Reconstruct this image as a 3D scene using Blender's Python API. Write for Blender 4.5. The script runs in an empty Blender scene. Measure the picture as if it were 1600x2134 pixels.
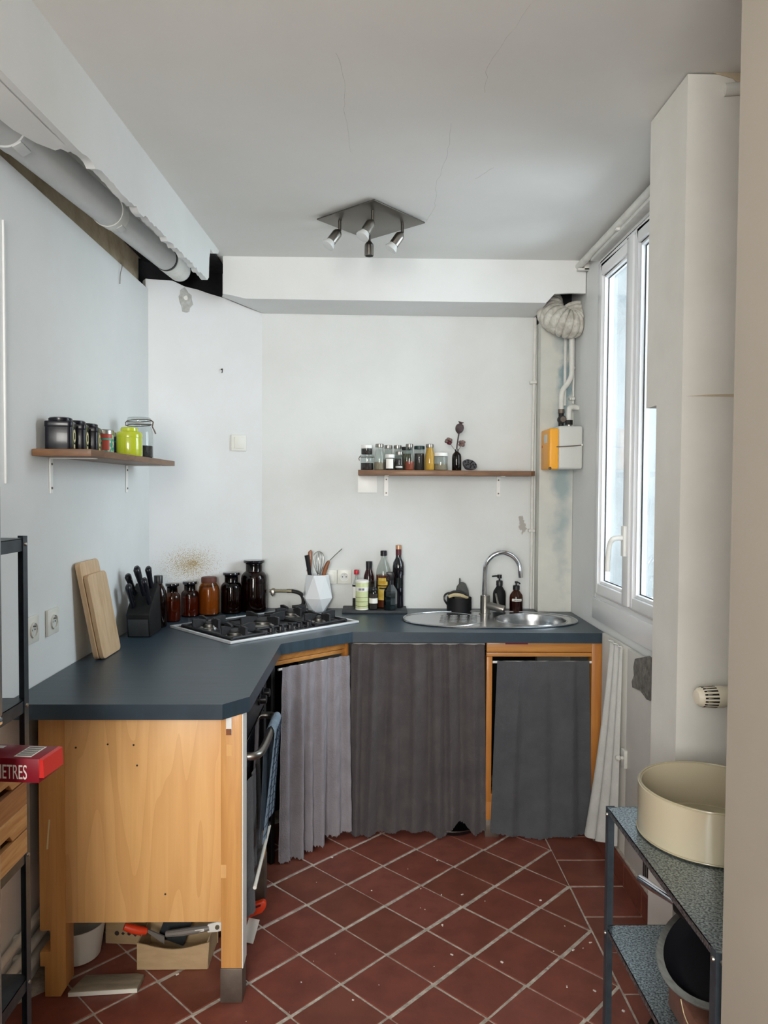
import bpy, bmesh, math, random
from mathutils import Vector, Matrix
random.seed(7)
sc = bpy.context.scene
COL = sc.collection
PI = math.pi

# ------------------------------------------------------------------ camera
FPX = 1530.0
cd = bpy.data.cameras.new('camera'); cam = bpy.data.objects.new('camera', cd); COL.objects.link(cam)
cd.sensor_fit = 'VERTICAL'; cd.sensor_height = 24.0; cd.lens = FPX / 2134.0 * 24.0
cd.clip_start = 0.02
pitch, yaw, roll = math.atan(47 / FPX), math.atan(30 / FPX), math.radians(0.35)
cam.matrix_world = (Matrix.Translation((0, 0, 1.54)) @ Matrix.Rotation(-yaw, 4, 'Z')
                    @ Matrix.Rotation(PI / 2 - pitch, 4, 'X') @ Matrix.Rotation(roll, 4, 'Z'))
sc.camera = cam

# ------------------------------------------------------------------ world, light, exposure
w = bpy.data.worlds.new('world'); sc.world = w; w.use_nodes = True
bg = w.node_tree.nodes['Background']
bg.inputs[0].default_value = (0.88, 0.95, 1.0, 1); bg.inputs[1].default_value = 2.5

def area(name, loc, rot, sx, sy, power, col=(1, 1, 1), portal=False):
    l = bpy.data.lights.new(name, 'AREA'); l.shape = 'RECTANGLE'; l.size = sx; l.size_y = sy
    l.energy = power; l.color = col
    if portal:
        l.cycles.is_portal = True
    o = bpy.data.objects.new(name, l); COL.objects.link(o); o.location = loc; o.rotation_euler = rot
    return o
area('kitchen_window_portal', (1.36, 2.90, 1.80), (0, PI / 2, 0), 1.55, 0.95, 1, portal=True)
area('rear_window_portal', (-0.50, -1.66, 1.70), (PI / 2, 0, 0), 1.1, 1.6, 1, portal=True)
area('sky_at_kitchen_window', (2.2, 2.75, 2.2), (0, math.radians(78), 0), 1.6, 1.2, 64, (0.86, 0.94, 1.0))
area('sky_at_rear_window', (-0.50, -1.8, 1.80), (PI / 2, 0, 0), 1.05, 1.5, 96, (1.0, 0.96, 0.90))
sc.view_settings.view_transform = 'Standard'; sc.view_settings.look = 'None'
sc.view_settings.gamma = 1.0; sc.view_settings.use_curve_mapping = False
sc.view_settings.exposure = 0.30
sc.cycles.max_bounces = 10; sc.cycles.diffuse_bounces = 6; sc.cycles.transparent_max_bounces = 24
sc.cycles.use_denoising = True

# ------------------------------------------------------------------ materials
def lin(c):
    def f(x):
        x /= 255.0
        return x / 12.92 if x <= 0.04045 else ((x + 0.055) / 1.055) ** 2.4
    return (f(c[0]), f(c[1]), f(c[2]), 1)

def mat(name, col, rough=0.5, metal=0.0, var=None, bump=None, stretch=(1, 1, 1), coat=0.0, spec=0.5, sheen=0.0, lo=0.35, hi=0.65):
    """var=(scale, colour2) noise blend; bump=(scale, strength)"""
    m = bpy.data.materials.new(name); m.use_nodes = True
    nt = m.node_tree; b = nt.nodes['Principled BSDF']
    b.inputs['Base Color'].default_value = lin(col)
    b.inputs['Roughness'].default_value = rough; b.inputs['Metallic'].default_value = metal
    b.inputs['Coat Weight'].default_value = coat; b.inputs['Specular IOR Level'].default_value = spec
    b.inputs['Sheen Weight'].default_value = sheen
    if var or bump:
        tc = nt.nodes.new('ShaderNodeTexCoord'); mp = nt.nodes.new('ShaderNodeMapping')
        mp.inputs['Scale'].default_value = stretch
        nt.links.new(tc.outputs['Object'], mp.inputs[0])
    if var:
        n = nt.nodes.new('ShaderNodeTexNoise'); n.inputs['Scale'].default_value = var[0]
        n.inputs['Detail'].default_value = 5; n.inputs['Roughness'].default_value = 0.6
        nt.links.new(mp.outputs[0], n.inputs['Vector'])
        r = nt.nodes.new('ShaderNodeValToRGB')
        r.color_ramp.elements[0].position = lo; r.color_ramp.elements[1].position = hi
        r.color_ramp.elements[0].color = lin(col); r.color_ramp.elements[1].color = lin(var[1])
        nt.links.new(n.outputs[0], r.inputs[0]); nt.links.new(r.outputs[0], b.inputs['Base Color'])
    if bump:
        n2 = nt.nodes.new('ShaderNodeTexNoise'); n2.inputs['Scale'].default_value = bump[0]; n2.inputs['Detail'].default_value = 4
        nt.links.new(mp.outputs[0], n2.inputs['Vector'])
        bp = nt.nodes.new('ShaderNodeBump'); bp.inputs['Strength'].default_value = bump[1]; bp.inputs['Distance'].default_value = 0.01
        nt.links.new(n2.outputs[0], bp.inputs['Height']); nt.links.new(bp.outputs[0], b.inputs['Normal'])
    return m

def overlay(m, pos, rad, col, nscale=60, thr=0.55, soft=0.1, stretch=(1, 1, 1)):
    """paint wear with a shape of its own around pos (object space), speckled by noise"""
    nt = m.node_tree; b = nt.nodes['Principled BSDF']; L = nt.links
    tc = nt.nodes.new('ShaderNodeTexCoord')
    sub = nt.nodes.new('ShaderNodeVectorMath'); sub.operation = 'SUBTRACT'; sub.inputs[1].default_value = pos
    L.new(tc.outputs['Object'], sub.inputs[0])
    mul = nt.nodes.new('ShaderNodeVectorMath'); mul.operation = 'MULTIPLY'; mul.inputs[1].default_value = stretch
    L.new(sub.outputs[0], mul.inputs[0])
    ln = nt.nodes.new('ShaderNodeVectorMath'); ln.operation = 'LENGTH'; L.new(mul.outputs[0], ln.inputs[0])
    mr = nt.nodes.new('ShaderNodeMapRange'); mr.inputs[1].default_value = 0; mr.inputs[2].default_value = rad
    mr.inputs[3].default_value = 0.45; mr.inputs[4].default_value = -0.15
    L.new(ln.outputs['Value'], mr.inputs[0])
    n = nt.nodes.new('ShaderNodeTexNoise'); n.inputs['Scale'].default_value = nscale; n.inputs['Detail'].default_value = 4
    L.new(tc.outputs['Object'], n.inputs['Vector'])
    ad = nt.nodes.new('ShaderNodeMath'); ad.operation = 'ADD'; L.new(n.outputs[0], ad.inputs[0]); L.new(mr.outputs[0], ad.inputs[1])
    st = nt.nodes.new('ShaderNodeMapRange'); st.inputs[1].default_value = thr; st.inputs[2].default_value = thr + soft
    L.new(ad.outputs[0], st.inputs[0])
    mx = nt.nodes.new('ShaderNodeMix'); mx.data_type = 'RGBA'
    L.new(st.outputs[0], mx.inputs[0])
    old = b.inputs['Base Color']
    if old.is_linked:
        L.new(old.links[0].from_socket, mx.inputs[6])
    else:
        mx.inputs[6].default_value = old.default_value
    mx.inputs[7].default_value = lin(col)
    L.new(mx.outputs[2], b.inputs['Base Color'])

def glass(name, tint, rough=0.03, ior=1.45):
    m = bpy.data.materials.new(name); m.use_nodes = True; nt = m.node_tree
    nt.nodes.remove(nt.nodes['Principled BSDF']); out = nt.nodes['Material Output']
    t = nt.nodes.new('ShaderNodeBsdfTransparent'); t.inputs[0].default_value = (*tint, 1)
    g = nt.nodes.new('ShaderNodeBsdfGlossy'); g.inputs['Roughness'].default_value = rough
    lw = nt.nodes.new('ShaderNodeLayerWeight'); lw.inputs[0].default_value = 0.5
    pw = nt.nodes.new('ShaderNodeMath'); pw.operation = 'POWER'; pw.inputs[1].default_value = 4.5
    nt.links.new(lw.outputs['Facing'], pw.inputs[0])
    f = nt.nodes.new('ShaderNodeMath'); f.operation = 'MULTIPLY_ADD'; f.inputs[1].default_value = 0.9; f.inputs[2].default_value = ((ior - 1) / (ior + 1)) ** 2
    nt.links.new(pw.outputs[0], f.inputs[0])
    mx = nt.nodes.new('ShaderNodeMixShader')
    nt.links.new(f.outputs[0], mx.inputs[0]); nt.links.new(t.outputs[0], mx.inputs[1]); nt.links.new(g.outputs[0], mx.inputs[2])
    nt.links.new(mx.outputs[0], out.inputs[0])
    return m

def wood(name, c1, c2, scale=5.0, stretch=(1, 1, 1), rough=0.45, coat=0.0, dist=3.0):
    m = bpy.data.materials.new(name); m.use_nodes = True; nt = m.node_tree; b = nt.nodes['Principled BSDF']
    tc = nt.nodes.new('ShaderNodeTexCoord'); mp = nt.nodes.new('ShaderNodeMapping'); mp.inputs['Scale'].default_value = stretch
    nt.links.new(tc.outputs['Object'], mp.inputs[0])
    n = nt.nodes.new('ShaderNodeTexNoise'); n.inputs['Scale'].default_value = scale; n.inputs['Detail'].default_value = 6
    n.inputs['Distortion'].default_value = dist; n.inputs['Roughness'].default_value = 0.55
    nt.links.new(mp.outputs[0], n.inputs['Vector'])
    r = nt.nodes.new('ShaderNodeValToRGB'); e = r.color_ramp.elements
    e[0].position = 0.3; e[0].color = lin(c1); e[1].position = 0.72; e[1].color = lin(c2)
    nt.links.new(n.outputs[0], r.inputs[0]); nt.links.new(r.outputs[0], b.inputs['Base Color'])
    bp = nt.nodes.new('ShaderNodeBump'); bp.inputs['Strength'].default_value = 0.08; bp.inputs['Distance'].default_value = 0.005
    nt.links.new(n.outputs[0], bp.inputs['Height']); nt.links.new(bp.outputs[0], b.inputs['Normal'])
    b.inputs['Roughness'].default_value = rough; b.inputs['Coat Weight'].default_value = coat
    return m

def grain(name, c1, c2, cl, scale, stretch, rings=7.0):
    m = wood(name, c1, c2, scale * 3, (stretch[0] * 2, stretch[1], stretch[2]), 0.42, 0.1, 0.6); nt = m.node_tree; b = nt.nodes['Principled BSDF']; L = nt.links
    tc = nt.nodes.new('ShaderNodeTexCoord'); mp = nt.nodes.new('ShaderNodeMapping'); mp.inputs['Scale'].default_value = stretch
    L.new(tc.outputs['Object'], mp.inputs[0])
    n = nt.nodes.new('ShaderNodeTexNoise'); n.inputs['Scale'].default_value = scale; n.inputs['Detail'].default_value = 1.5; n.inputs['Roughness'].default_value = 0.3
    L.new(mp.outputs[0], n.inputs['Vector'])
    k = nt.nodes.new('ShaderNodeMath'); k.operation = 'MULTIPLY'; k.inputs[1].default_value = rings; L.new(n.outputs[0], k.inputs[0])
    f = nt.nodes.new('ShaderNodeMath'); f.operation = 'FRACT'; L.new(k.outputs[0], f.inputs[0])
    r = nt.nodes.new('ShaderNodeValToRGB'); e = r.color_ramp.elements
    e[0].position = 0.0; e[0].color = (1, 1, 1, 1); e[1].position = 0.55; e[1].color = (0, 0, 0, 1)
    L.new(f.outputs[0], r.inputs[0])
    g = nt.nodes.new('ShaderNodeMath'); g.operation = 'MULTIPLY'; g.inputs[1].default_value = 0.5; L.new(r.outputs[0], g.inputs[0])
    mx = nt.nodes.new('ShaderNodeMix'); mx.data_type = 'RGBA'; L.new(g.outputs[0], mx.inputs[0])
    L.new(b.inputs['Base Color'].links[0].from_socket, mx.inputs[6]); mx.inputs[7].default_value = lin(cl)
    L.new(mx.outputs[2], b.inputs['Base Color'])
    return m

M = {}
M['wall'] = mat('wall_paint', (226, 228, 228), 0.7, var=(1.6, (218, 220, 219)), bump=(45, 0.05))
M['wallcorner'] = mat('wall_paint_stained', (226, 228, 230), 0.7, var=(1.6, (219, 221, 221)), bump=(40, 0.05))
M['wallb'] = mat('wall_paint_back', (224, 227, 226), 0.7, var=(2.0, (216, 218, 216)), bump=(40, 0.06))
M['ceil'] = mat('ceiling_paint', (222, 222, 219), 0.75, var=(1.0, (214, 214, 210)), bump=(30, 0.04))
M['warmwall'] = mat('hall_paint', (160, 152, 140), 0.7, var=(1.5, (153, 146, 134)), bump=(60, 0.04))
M['pillar'] = mat('pillar_paint', (222, 221, 215), 0.7, var=(3.0, (212, 210, 203)), bump=(35, 0.06))
M['chase'] = mat('chase_paint', (214, 214, 206), 0.65, var=(4, (202, 203, 196)), bump=(30, 0.12))
M['tan'] = mat('bare_tan_plaster', (196, 182, 158), 0.9, var=(9, (168, 152, 126)), bump=(40, 0.4))
M['dark'] = mat('cavity_painted_shade', (32, 31, 34), 0.95, var=(12, (20, 20, 24)), bump=(25, 0.5))  # near-black base colour paints in the shade of the enclosed cavities
M['cement'] = mat('rough_cement', (132, 130, 124), 0.95, var=(38, (96, 94, 90)), bump=(60, 1.0))
M['greyplaster'] = mat('grey_plaster_patch', (172, 172, 166), 0.9, var=(40, (196, 198, 196)), bump=(60, 0.5))
M['tile'] = mat('terracotta', (130, 70, 56), 0.5, var=(11, (112, 59, 48)), bump=(25, 0.12), coat=0.05)
M['tile2'] = mat('terracotta_brown', (124, 69, 53), 0.48, var=(9, (108, 58, 46)), bump=(25, 0.12), coat=0.05)
M['tile3'] = mat('terracotta_dusty', (134, 75, 62), 0.55, var=(14, (118, 63, 52)), bump=(25, 0.12), coat=0.05)
M['grout'] = mat('grout', (206, 198, 186), 0.95, var=(30, (160, 150, 138)), bump=(60, 0.5))
M['counter'] = mat('slate_paint', (48, 65, 77), 0.36, var=(5, (39, 54, 65)), stretch=(1.2, 16, 1), bump=(10, 0.03), spec=0.5)
M['birch'] = grain('birch_panel', (230, 182, 120), (220, 170, 108), (206, 152, 92), 1.7, (5.0, 2, 0.5), 8.0)
M['post'] = wood('birch_post', (218, 164, 98), (196, 140, 78), 5.0, (8, 8, 0.5), 0.45, 0.1, 0.6)
M['orangewood'] = wood('orange_pine', (196, 132, 62), (170, 106, 44), 5.0, (6, 6, 0.6), 0.45, 0.1, 0.6)
M['railwood'] = wood('orange_pine_rail', (204, 146, 76), (172, 112, 52), 5.0, (0.6, 8, 8), 0.45, 0.1, 0.6)
M['shelfwood'] = wood('walnut_shelf', (132, 94, 62), (98, 66, 42), 6.0, (1.2, 1.2, 6), 0.5, 0.05, 1.0)
M['board'] = wood('oak_board', (214, 184, 148), (190, 156, 118), 9.0, (5, 5, 0.5), 0.55, 0.0, 0.5)
M['pine'] = wood('crate_pine', (212, 166, 112), (178, 124, 70), 5.0, (4, 0.8, 7), 0.6, 0.0, 2.0)
M['pine2'] = wood('crate_pine_dark', (180, 126, 78), (150, 98, 56), 5.0, (4, 0.8, 9), 0.6, 0.0, 2.0)
M['steel'] = mat('brushed_steel', (176, 174, 168), 0.32, 1.0, var=(30, (150, 148, 142)), stretch=(1, 1, 8))
M['sink'] = mat('sink_steel', (182, 184, 186), 0.24, 1.0, bump=(60, 0.02))
M['chrome'] = mat('chrome', (214, 216, 220), 0.09, 1.0)
M['satin'] = mat('satin_nickel', (150, 146, 140), 0.33, 1.0)
M['dulls'] = mat('dull_steel_foot', (122, 112, 102), 0.5, 0.6, var=(14, (104, 94, 86)))
M['galv'] = mat('galvanised_sheet', (160, 172, 178), 0.30, 0.8, var=(210, (70, 80, 86)), lo=0.40, hi=0.60)
M['rackgrey'] = mat('grey_steel_profile', (74, 84, 92), 0.42, 0.5, var=(30, (62, 70, 78)))
M['white'] = mat('white_plastic', (236, 236, 232), 0.35)
M['socket'] = mat('socket_plastic', (226, 225, 217), 0.35)
M['pipew'] = mat('painted_pipe', (222, 222, 217), 0.45, var=(18, (208, 208, 202)), bump=(40, 0.1))
M['pvc'] = mat('pvc_pipe', (196, 198, 198), 0.35, var=(6, (188, 190, 190)))
M['winwhite'] = mat('window_pvc', (236, 238, 240), 0.25)
M['platew'] = mat('bright_white', (250, 250, 246), 0.4)
M['black'] = mat('black_plastic', (20, 20, 24), 0.35)
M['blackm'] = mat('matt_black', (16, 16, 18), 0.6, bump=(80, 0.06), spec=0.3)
M['edge'] = mat('hob_edge', (222, 224, 226), 0.45, 0.55)
M['tin'] = mat('black_tin', (13, 14, 24), 0.28, coat=0.1, spec=0.35)
M['iron'] = mat('cast_iron', (26, 26, 29), 0.55, bump=(60, 0.2))
M['hob'] = mat('hob_plate', (92, 92, 96), 0.3, 0.7, var=(30, (70, 70, 74)))
M['ovenglass'] = mat('oven_glass', (14, 15, 18), 0.08, coat=0.3)
M['linen'] = mat('grey_linen', (140, 136, 142), 0.9, var=(9, (126, 122, 128)), bump=(160, 0.35), sheen=0.15)
M['linend'] = mat('dark_grey_linen', (84, 79, 80), 0.9, var=(9, (72, 68, 70)), bump=(160, 0.35), sheen=0.12)
M['linens'] = mat('slate_linen', (80, 82, 86), 0.9, var=(9, (70, 72, 77)), bump=(160, 0.35), sheen=0.12)
M['cloth'] = mat('white_cotton', (214, 216, 212), 0.9, var=(10, (202, 204, 200)), bump=(120, 0.2))
M['pump'] = M['blackm']
M['label'] = mat('white_label', (236, 234, 228), 0.6)
M['cream'] = mat('cream_label', (226, 214, 168), 0.5)
M['lime'] = mat('lime_enamel', (176, 188, 44), 0.18, coat=0.5)
M['red'] = mat('red_print', (126, 16, 34), 0.4)
M['brightred'] = mat('bright_red', (214, 52, 48), 0.4)
M['redcap'] = mat('red_cap', (176, 22, 38), 0.35)
M['orange'] = mat('orange_plastic', (226, 66, 28), 0.4)
M['yellow'] = mat('meter_yellow', (240, 166, 34), 0.35)
M['metergrey'] = mat('meter_grey', (206, 208, 204), 0.4)
M['cardboard'] = mat('cardboard', (180, 154, 118), 0.85, var=(14, (168, 142, 106)), stretch=(1, 1, 3))
M['ceramic'] = mat('white_ceramic', (228, 232, 236), 0.14, coat=0.4)
M['beige'] = mat('beige_enamel', (184, 174, 150), 0.24, coat=0.3)
M['beigein'] = mat('beige_enamel_inside', (166, 157, 130), 0.26, coat=0.3)
M['slate'] = mat('slate_tray', (50, 54, 58), 0.6, var=(14, (40, 44, 48)), bump=(30, 0.3))
M['hose'] = mat('rubber_hose', (38, 36, 36), 0.5)
M['brass'] = mat('old_brass', (126, 120, 98), 0.4, 0.8)
M['rubber'] = mat('black_rubber', (16, 16, 18), 0.6)
M['darkgreen'] = mat('dark_green_lid', (16, 48, 44), 0.4)
M['spice_y'] = mat('yellow_spice', (206, 158, 56), 0.9, bump=(90, 0.4))
M['spice_r'] = mat('red_brown_spice', (150, 74, 54), 0.9, bump=(90, 0.4))
M['spice_g'] = mat('green_herb', (112, 108, 78), 0.9, bump=(90, 0.5))
M['spice_d'] = mat('dark_spice', (52, 46, 44), 0.9, bump=(90, 0.5))
M['spice_b'] = mat('dry_beige', (152, 140, 120), 0.9, bump=(90, 0.5))
M['teal'] = mat('teal_print', (52, 150, 128), 0.4, var=(60, (200, 190, 160)), lo=0.5, hi=0.52)
M['teald'] = mat('navy_teal_print', (40, 120, 128), 0.4, var=(60, (30, 32, 80)), lo=0.5, hi=0.52)
M['dullred'] = mat('dull_red_print', (168, 62, 44), 0.4)
M['navy'] = mat('navy_print', (36, 34, 82), 0.4)
M['salt'] = mat('salt_label', (206, 214, 166), 0.5, var=(40, (196, 204, 152)))
M['oilabel'] = mat('yellow_label', (222, 196, 92), 0.5, var=(30, (196, 164, 52)))
M['oil'] = mat('brown_oil', (98, 46, 22), 0.2)
M['copper'] = mat('copper_cap', (206, 160, 128), 0.3, 0.6)
M['winered'] = mat('wine_red_foil', (86, 22, 34), 0.4)
M['bottled'] = mat('black_glass_bottle', (14, 12, 18), 0.1, coat=0.5)
M['greenb'] = mat('dark_green_spray', (16, 26, 28), 0.15, coat=0.5)
M['dryplant'] = mat('dried_pod', (92, 76, 78), 0.85, var=(40, (66, 54, 56)), bump=(60, 0.6))
M['dryflower'] = mat('dried_flower', (150, 124, 112), 0.9, var=(60, (84, 62, 66)), bump=(60, 0.6))
M['lotus'] = mat('lotus_pod', (84, 82, 86), 0.85, var=(30, (62, 60, 64)), bump=(50, 0.6))
M['hole'] = mat('pod_hole', (20, 19, 20), 0.9)
M['towel'] = mat('blue_grey_towel', (138, 156, 172), 0.95, var=(26, (124, 142, 158)), bump=(150, 0.5))
M['towelline'] = mat('towel_stripe', (46, 60, 78), 0.95, bump=(150, 0.5))
M['fridge'] = mat('fridge_steel', (152, 156, 162), 0.4, 0.5, var=(3, (140, 144, 150)))
M['brownbin'] = wood('brown_box_wood', (120, 82, 68), (92, 60, 50), 4.0, (6, 6, 0.8), 0.55, 0.0, 1.0)
M['duct'] = mat('dusty_duct', (214, 212, 204), 0.8, var=(30, (176, 172, 162)), bump=(50, 0.5))
M['mitt'] = mat('grey_mitt', (86, 88, 86), 0.95, bump=(120, 0.5))
M['bristle'] = mat('bristle', (196, 180, 142), 0.9, bump=(150, 0.6))
M['brownhandle'] = wood('brown_handle', (150, 92, 52), (112, 64, 36), 10, (4, 4, 1), 0.4, 0.1, 0.5)
M['facade'] = mat('outside_render', (232, 234, 234), 0.9, var=(1.2, (206, 208, 208)), bump=(14, 0.3))
M['stone'] = mat('outside_stone', (158, 160, 160), 0.9, var=(5, (138, 140, 141)), bump=(20, 0.4))
M['ground'] = mat('courtyard_paving', (120, 120, 118), 0.9)
M['bin'] = mat('white_bin', (226, 224, 216), 0.4)
M['binin'] = mat('bin_inside', (70, 70, 72), 0.6)
M['amberlight'] = mat('amber_contents', (150, 104, 50), 0.5)
M['brownfill'] = mat('brown_contents', (150, 88, 40), 0.6)
M['darkfill'] = mat('dark_brown_contents', (92, 46, 34), 0.6)
M['nickel'] = mat('dark_nickel', (104, 100, 94), 0.38, 1.0)
M['bulbglass'] = mat('frosted_bulb', (206, 210, 210), 0.12)
M['creamv'] = mat('valve_cream', (232, 224, 204), 0.4)
M['dust'] = mat('plaster_crumb', (226, 222, 214), 0.9)
M['plankm'] = mat('dirty_plank', (150, 138, 118), 0.8, var=(9, (122, 110, 92)), stretch=(1, 5, 1))
M['plankw'] = mat('white_painted_edge', (226, 224, 214), 0.7)
M['greytool'] = mat('grey_tool_plastic', (120, 114, 108), 0.45)
M['blade'] = mat('tool_blade', (168, 170, 170), 0.3, 0.9)
G = {}
G['pane'] = glass('window_glass', (0.95, 0.98, 0.99), 0.01)
G['clear'] = glass('clear_jar_glass', (0.86, 0.89, 0.88), 0.03, 1.5)
G['amber'] = glass('amber_glass', (0.36, 0.17, 0.07), 0.05, 1.5)
G['amberd'] = glass('dark_amber_glass', (0.17, 0.075, 0.06), 0.05, 1.5)
G['amberl'] = glass('light_amber_glass', (0.70, 0.46, 0.20), 0.05, 1.5)
G['bulb'] = glass('bulb_glass', (0.8, 0.82, 0.82), 0.08, 1.6)
G['pink'] = glass('pinkish_brown_glass', (0.32, 0.16, 0.15), 0.04, 1.5)
overlay(M['wallcorner'], (-0.886, 3.63, 1.165), 0.36, (172, 150, 106), 330, 0.84, 0.07, (0.8, 0.8, 1.3))
overlay(M['wallcorner'], (-0.875, 3.63, 1.168), 0.09, (156, 132, 80), 260, 0.83, 0.14, (0.8, 0.8, 1.7))
overlay(M['wallb'], (0.80, 3.83, 1.365), 0.075, (176, 172, 166), 38, 0.72, 0.06, (1.8, 1, 0.7))
overlay(M['chase'], (0.985, 3.74, 1.75), 0.16, (158, 174, 176), 7, 0.62, 0.3, (1.5, 1, 0.08))
overlay(M['chase'], (0.995, 3.74, 2.1), 0.09, (136, 158, 164), 16, 0.66, 0.2, (1.4, 1, 0.2))

# ------------------------------------------------------------------ helpers
ROOTS = {}
def put(o, label=None, cat=None, group=None, kind=None):
    if label: o['label'] = label
    if cat: o['category'] = cat
    if group: o['group'] = group
    if kind: o['kind'] = kind
    return o

def thing(name, label, cat, loc=(0, 0, 0), rz=0.0, group=None):
    o = bpy.data.objects.new(name, None); COL.objects.link(o)
    o.location = loc; o.rotation_euler = (0, 0, rz); o.empty_display_size = 0.05
    put(o, label, cat, group)
    ROOTS[o.name] = Matrix.Translation(loc) @ Matrix.Rotation(rz, 4, 'Z')
    return o

class MB:
    """collects shapes given in room coordinates; build() links them as ONE mesh"""
    def __init__(s): s.v = []; s.f = []
    def add(s, vs, fs):
        n = len(s.v); s.v += [Vector(p) for p in vs]; s.f += [tuple(i + n for i in f) for f in fs]; return s
    def box(s, x0, x1, y0, y1, z0, z1):
        return s.add([(x0, y0, z0), (x1, y0, z0), (x1, y1, z0), (x0, y1, z0), (x0, y0, z1), (x1, y0, z1), (x1, y1, z1), (x0, y1, z1)],
                     [(0, 3, 2, 1), (4, 5, 6, 7), (0, 1, 5, 4), (1, 2, 6, 5), (2, 3, 7, 6), (3, 0, 4, 7)])
    def obox(s, c, size, mtx):
        hx, hy, hz = [q / 2 for q in size]
        P = [mtx @ Vector(p) + Vector(c) for p in [(-hx, -hy, -hz), (hx, -hy, -hz), (hx, hy, -hz), (-hx, hy, -hz), (-hx, -hy, hz), (hx, -hy, hz), (hx, hy, hz), (-hx, hy, hz)]]
        return s.add(P, [(0, 3, 2, 1), (4, 5, 6, 7), (0, 1, 5, 4), (1, 2, 6, 5), (2, 3, 7, 6), (3, 0, 4, 7)])
    def slab(s, pts, vec):
        n = len(pts); a = [Vector(p) for p in pts]; b = [p + Vector(vec) for p in a]
        fs = [tuple(range(n)), tuple(range(2 * n - 1, n - 1, -1))] + [(i, i + n, (i + 1) % n + n, (i + 1) % n) for i in range(n)]
        return s.add(a + b, fs)
    def prism(s, poly, z0, z1):
        return s.slab([(x, y, z0) for x, y in poly], (0, 0, z1 - z0))
    def cyl(s, p0, p1, r0, r1=None, n=20):
        return s.rev([(r0, 0), (r0 if r1 is None else r1, (Vector(p1) - Vector(p0)).length)], p0, Vector(p1) - Vector(p0), n)
    def rev(s, prof, c, axis=(0, 0, 1), n=28, cap=True, sx=1.0, sy=1.0):
        ax = Vector(axis).normalized(); q = Vector((0, 0, 1)).rotation_difference(ax).to_matrix(); c = Vector(c)
        vs = []; fs = []
        for r, h in prof:
            for i in range(n):
                t = 2 * PI * i / n
                vs.append(c + q @ Vector((r * sx * math.cos(t), r * sy * math.sin(t), h)))
        for k in range(len(prof) - 1):
            for i in range(n):
                j = (i + 1) % n
                fs.append((k * n + i, k * n + j, (k + 1) * n + j, (k + 1) * n + i))
        if cap:
            fs.append(tuple(range(n - 1, -1, -1))); fs.append(tuple((len(prof) - 1) * n + i for i in range(n)))
        return s.add(vs, fs)
    def tube(s, pts, r, n=12, sub=0):
        P = [Vector(p) for p in pts]
        if sub: P = smooth_path(P, sub)
        rr = r if isinstance(r, (list, tuple)) else [r] * len(P)
        if len(rr) != len(P): rr = [rr[min(len(rr) - 1, int(i * len(rr) / len(P)))] for i in range(len(P))]
        vs = []; fs = []; up = None
        for i, p in enumerate(P):
            d = (P[min(i + 1, len(P) - 1)] - P[max(i - 1, 0)]).normalized()
            if up is None:
                up = Vector((0, 0, 1)) if abs(d.z) < 0.9 else Vector((1, 0, 0))
            a = d.cross(up).normalized(); up = a.cross(d).normalized()
            for k in range(n):
                t = 2 * PI * k / n
                vs.append(p + (a * math.cos(t) + up * math.sin(t)) * rr[i])
        for i in range(len(P) - 1):
            for k in range(n):
                j = (k + 1) % n
                fs.append((i * n + k, i * n + j, (i + 1) * n + j, (i + 1) * n + k))
        fs.append(tuple(range(n - 1, -1, -1))); fs.append(tuple((len(P) - 1) * n + k for k in range(n)))
        return s.add(vs, fs)
    def ball(s, c, r, n=14, sx=1, sy=1, sz=1):
        m = n // 2
        prof = [(max(1e-4, r * math.sin(PI * i / m)), -r * sz * math.cos(PI * i / m)) for i in range(m + 1)]
        return s.rev(prof, c, (0, 0, 1), n, True, sx, sy)
    def build(s, name, m, parent=None, bev=0.0, smooth=True, ang=0.6, origin=None, seg=2):
        if parent is not None:
            mw = Matrix.Identity(4); p = parent
            chain = []
            while p is not None:
                chain.append(p); p = p.parent
            for p in reversed(chain):
                mw = mw @ Matrix.Translation(p.location) @ Matrix.Rotation(p.rotation_euler[2], 4, 'Z')
            inv = mw.inverted()
        else:
            inv = Matrix.Translation(-Vector(origin)) if origin is not None else Matrix.Identity(4)
        bm = bmesh.new(); bv = [bm.verts.new(inv @ p) for p in s.v]
        for f in s.f:
            try: bm.faces.new([bv[i] for i in f])
            except ValueError: pass
        bmesh.ops.remove_doubles(bm, verts=bm.verts, dist=2e-5)
        bmesh.ops.recalc_face_normals(bm, faces=bm.faces)
        if bev:
            es = [e for e in bm.edges if len(e.link_faces) == 2 and e.calc_face_angle(0) > 0.6]
            bmesh.ops.bevel(bm, geom=es, offset=bev, segments=seg, affect='EDGES', profile=0.5, clamp_overlap=True)
        if smooth:
            for f in bm.faces: f.smooth = True
            for e in bm.edges:
                if len(e.link_faces) > 2 or (len(e.link_faces) == 2 and e.calc_face_angle(0) > ang): e.smooth = False
        me = bpy.data.meshes.new(name); bm.to_mesh(me); bm.free()
        if m is not None: me.materials.append(m)
        o = bpy.data.objects.new(name, me); COL.objects.link(o)
        if parent is not None: o.parent = parent
        elif origin is not None: o.location = origin
        return o

def smooth_path(P, k):
    out = []
    for i in range(len(P) - 1):
        p0 = P[max(i - 1, 0)]; p1 = P[i]; p2 = P[i + 1]; p3 = P[min(i + 2, len(P) - 1)]
        for j in range(k):
            t = j / k
            out.append(0.5 * ((2 * p1) + (p2 - p0) * t + (2 * p0 - 5 * p1 + 4 * p2 - p3) * t * t + (3 * p1 - p0 - 3 * p2 + p3) * t ** 3))
    out.append(P[-1]); return out

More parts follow.
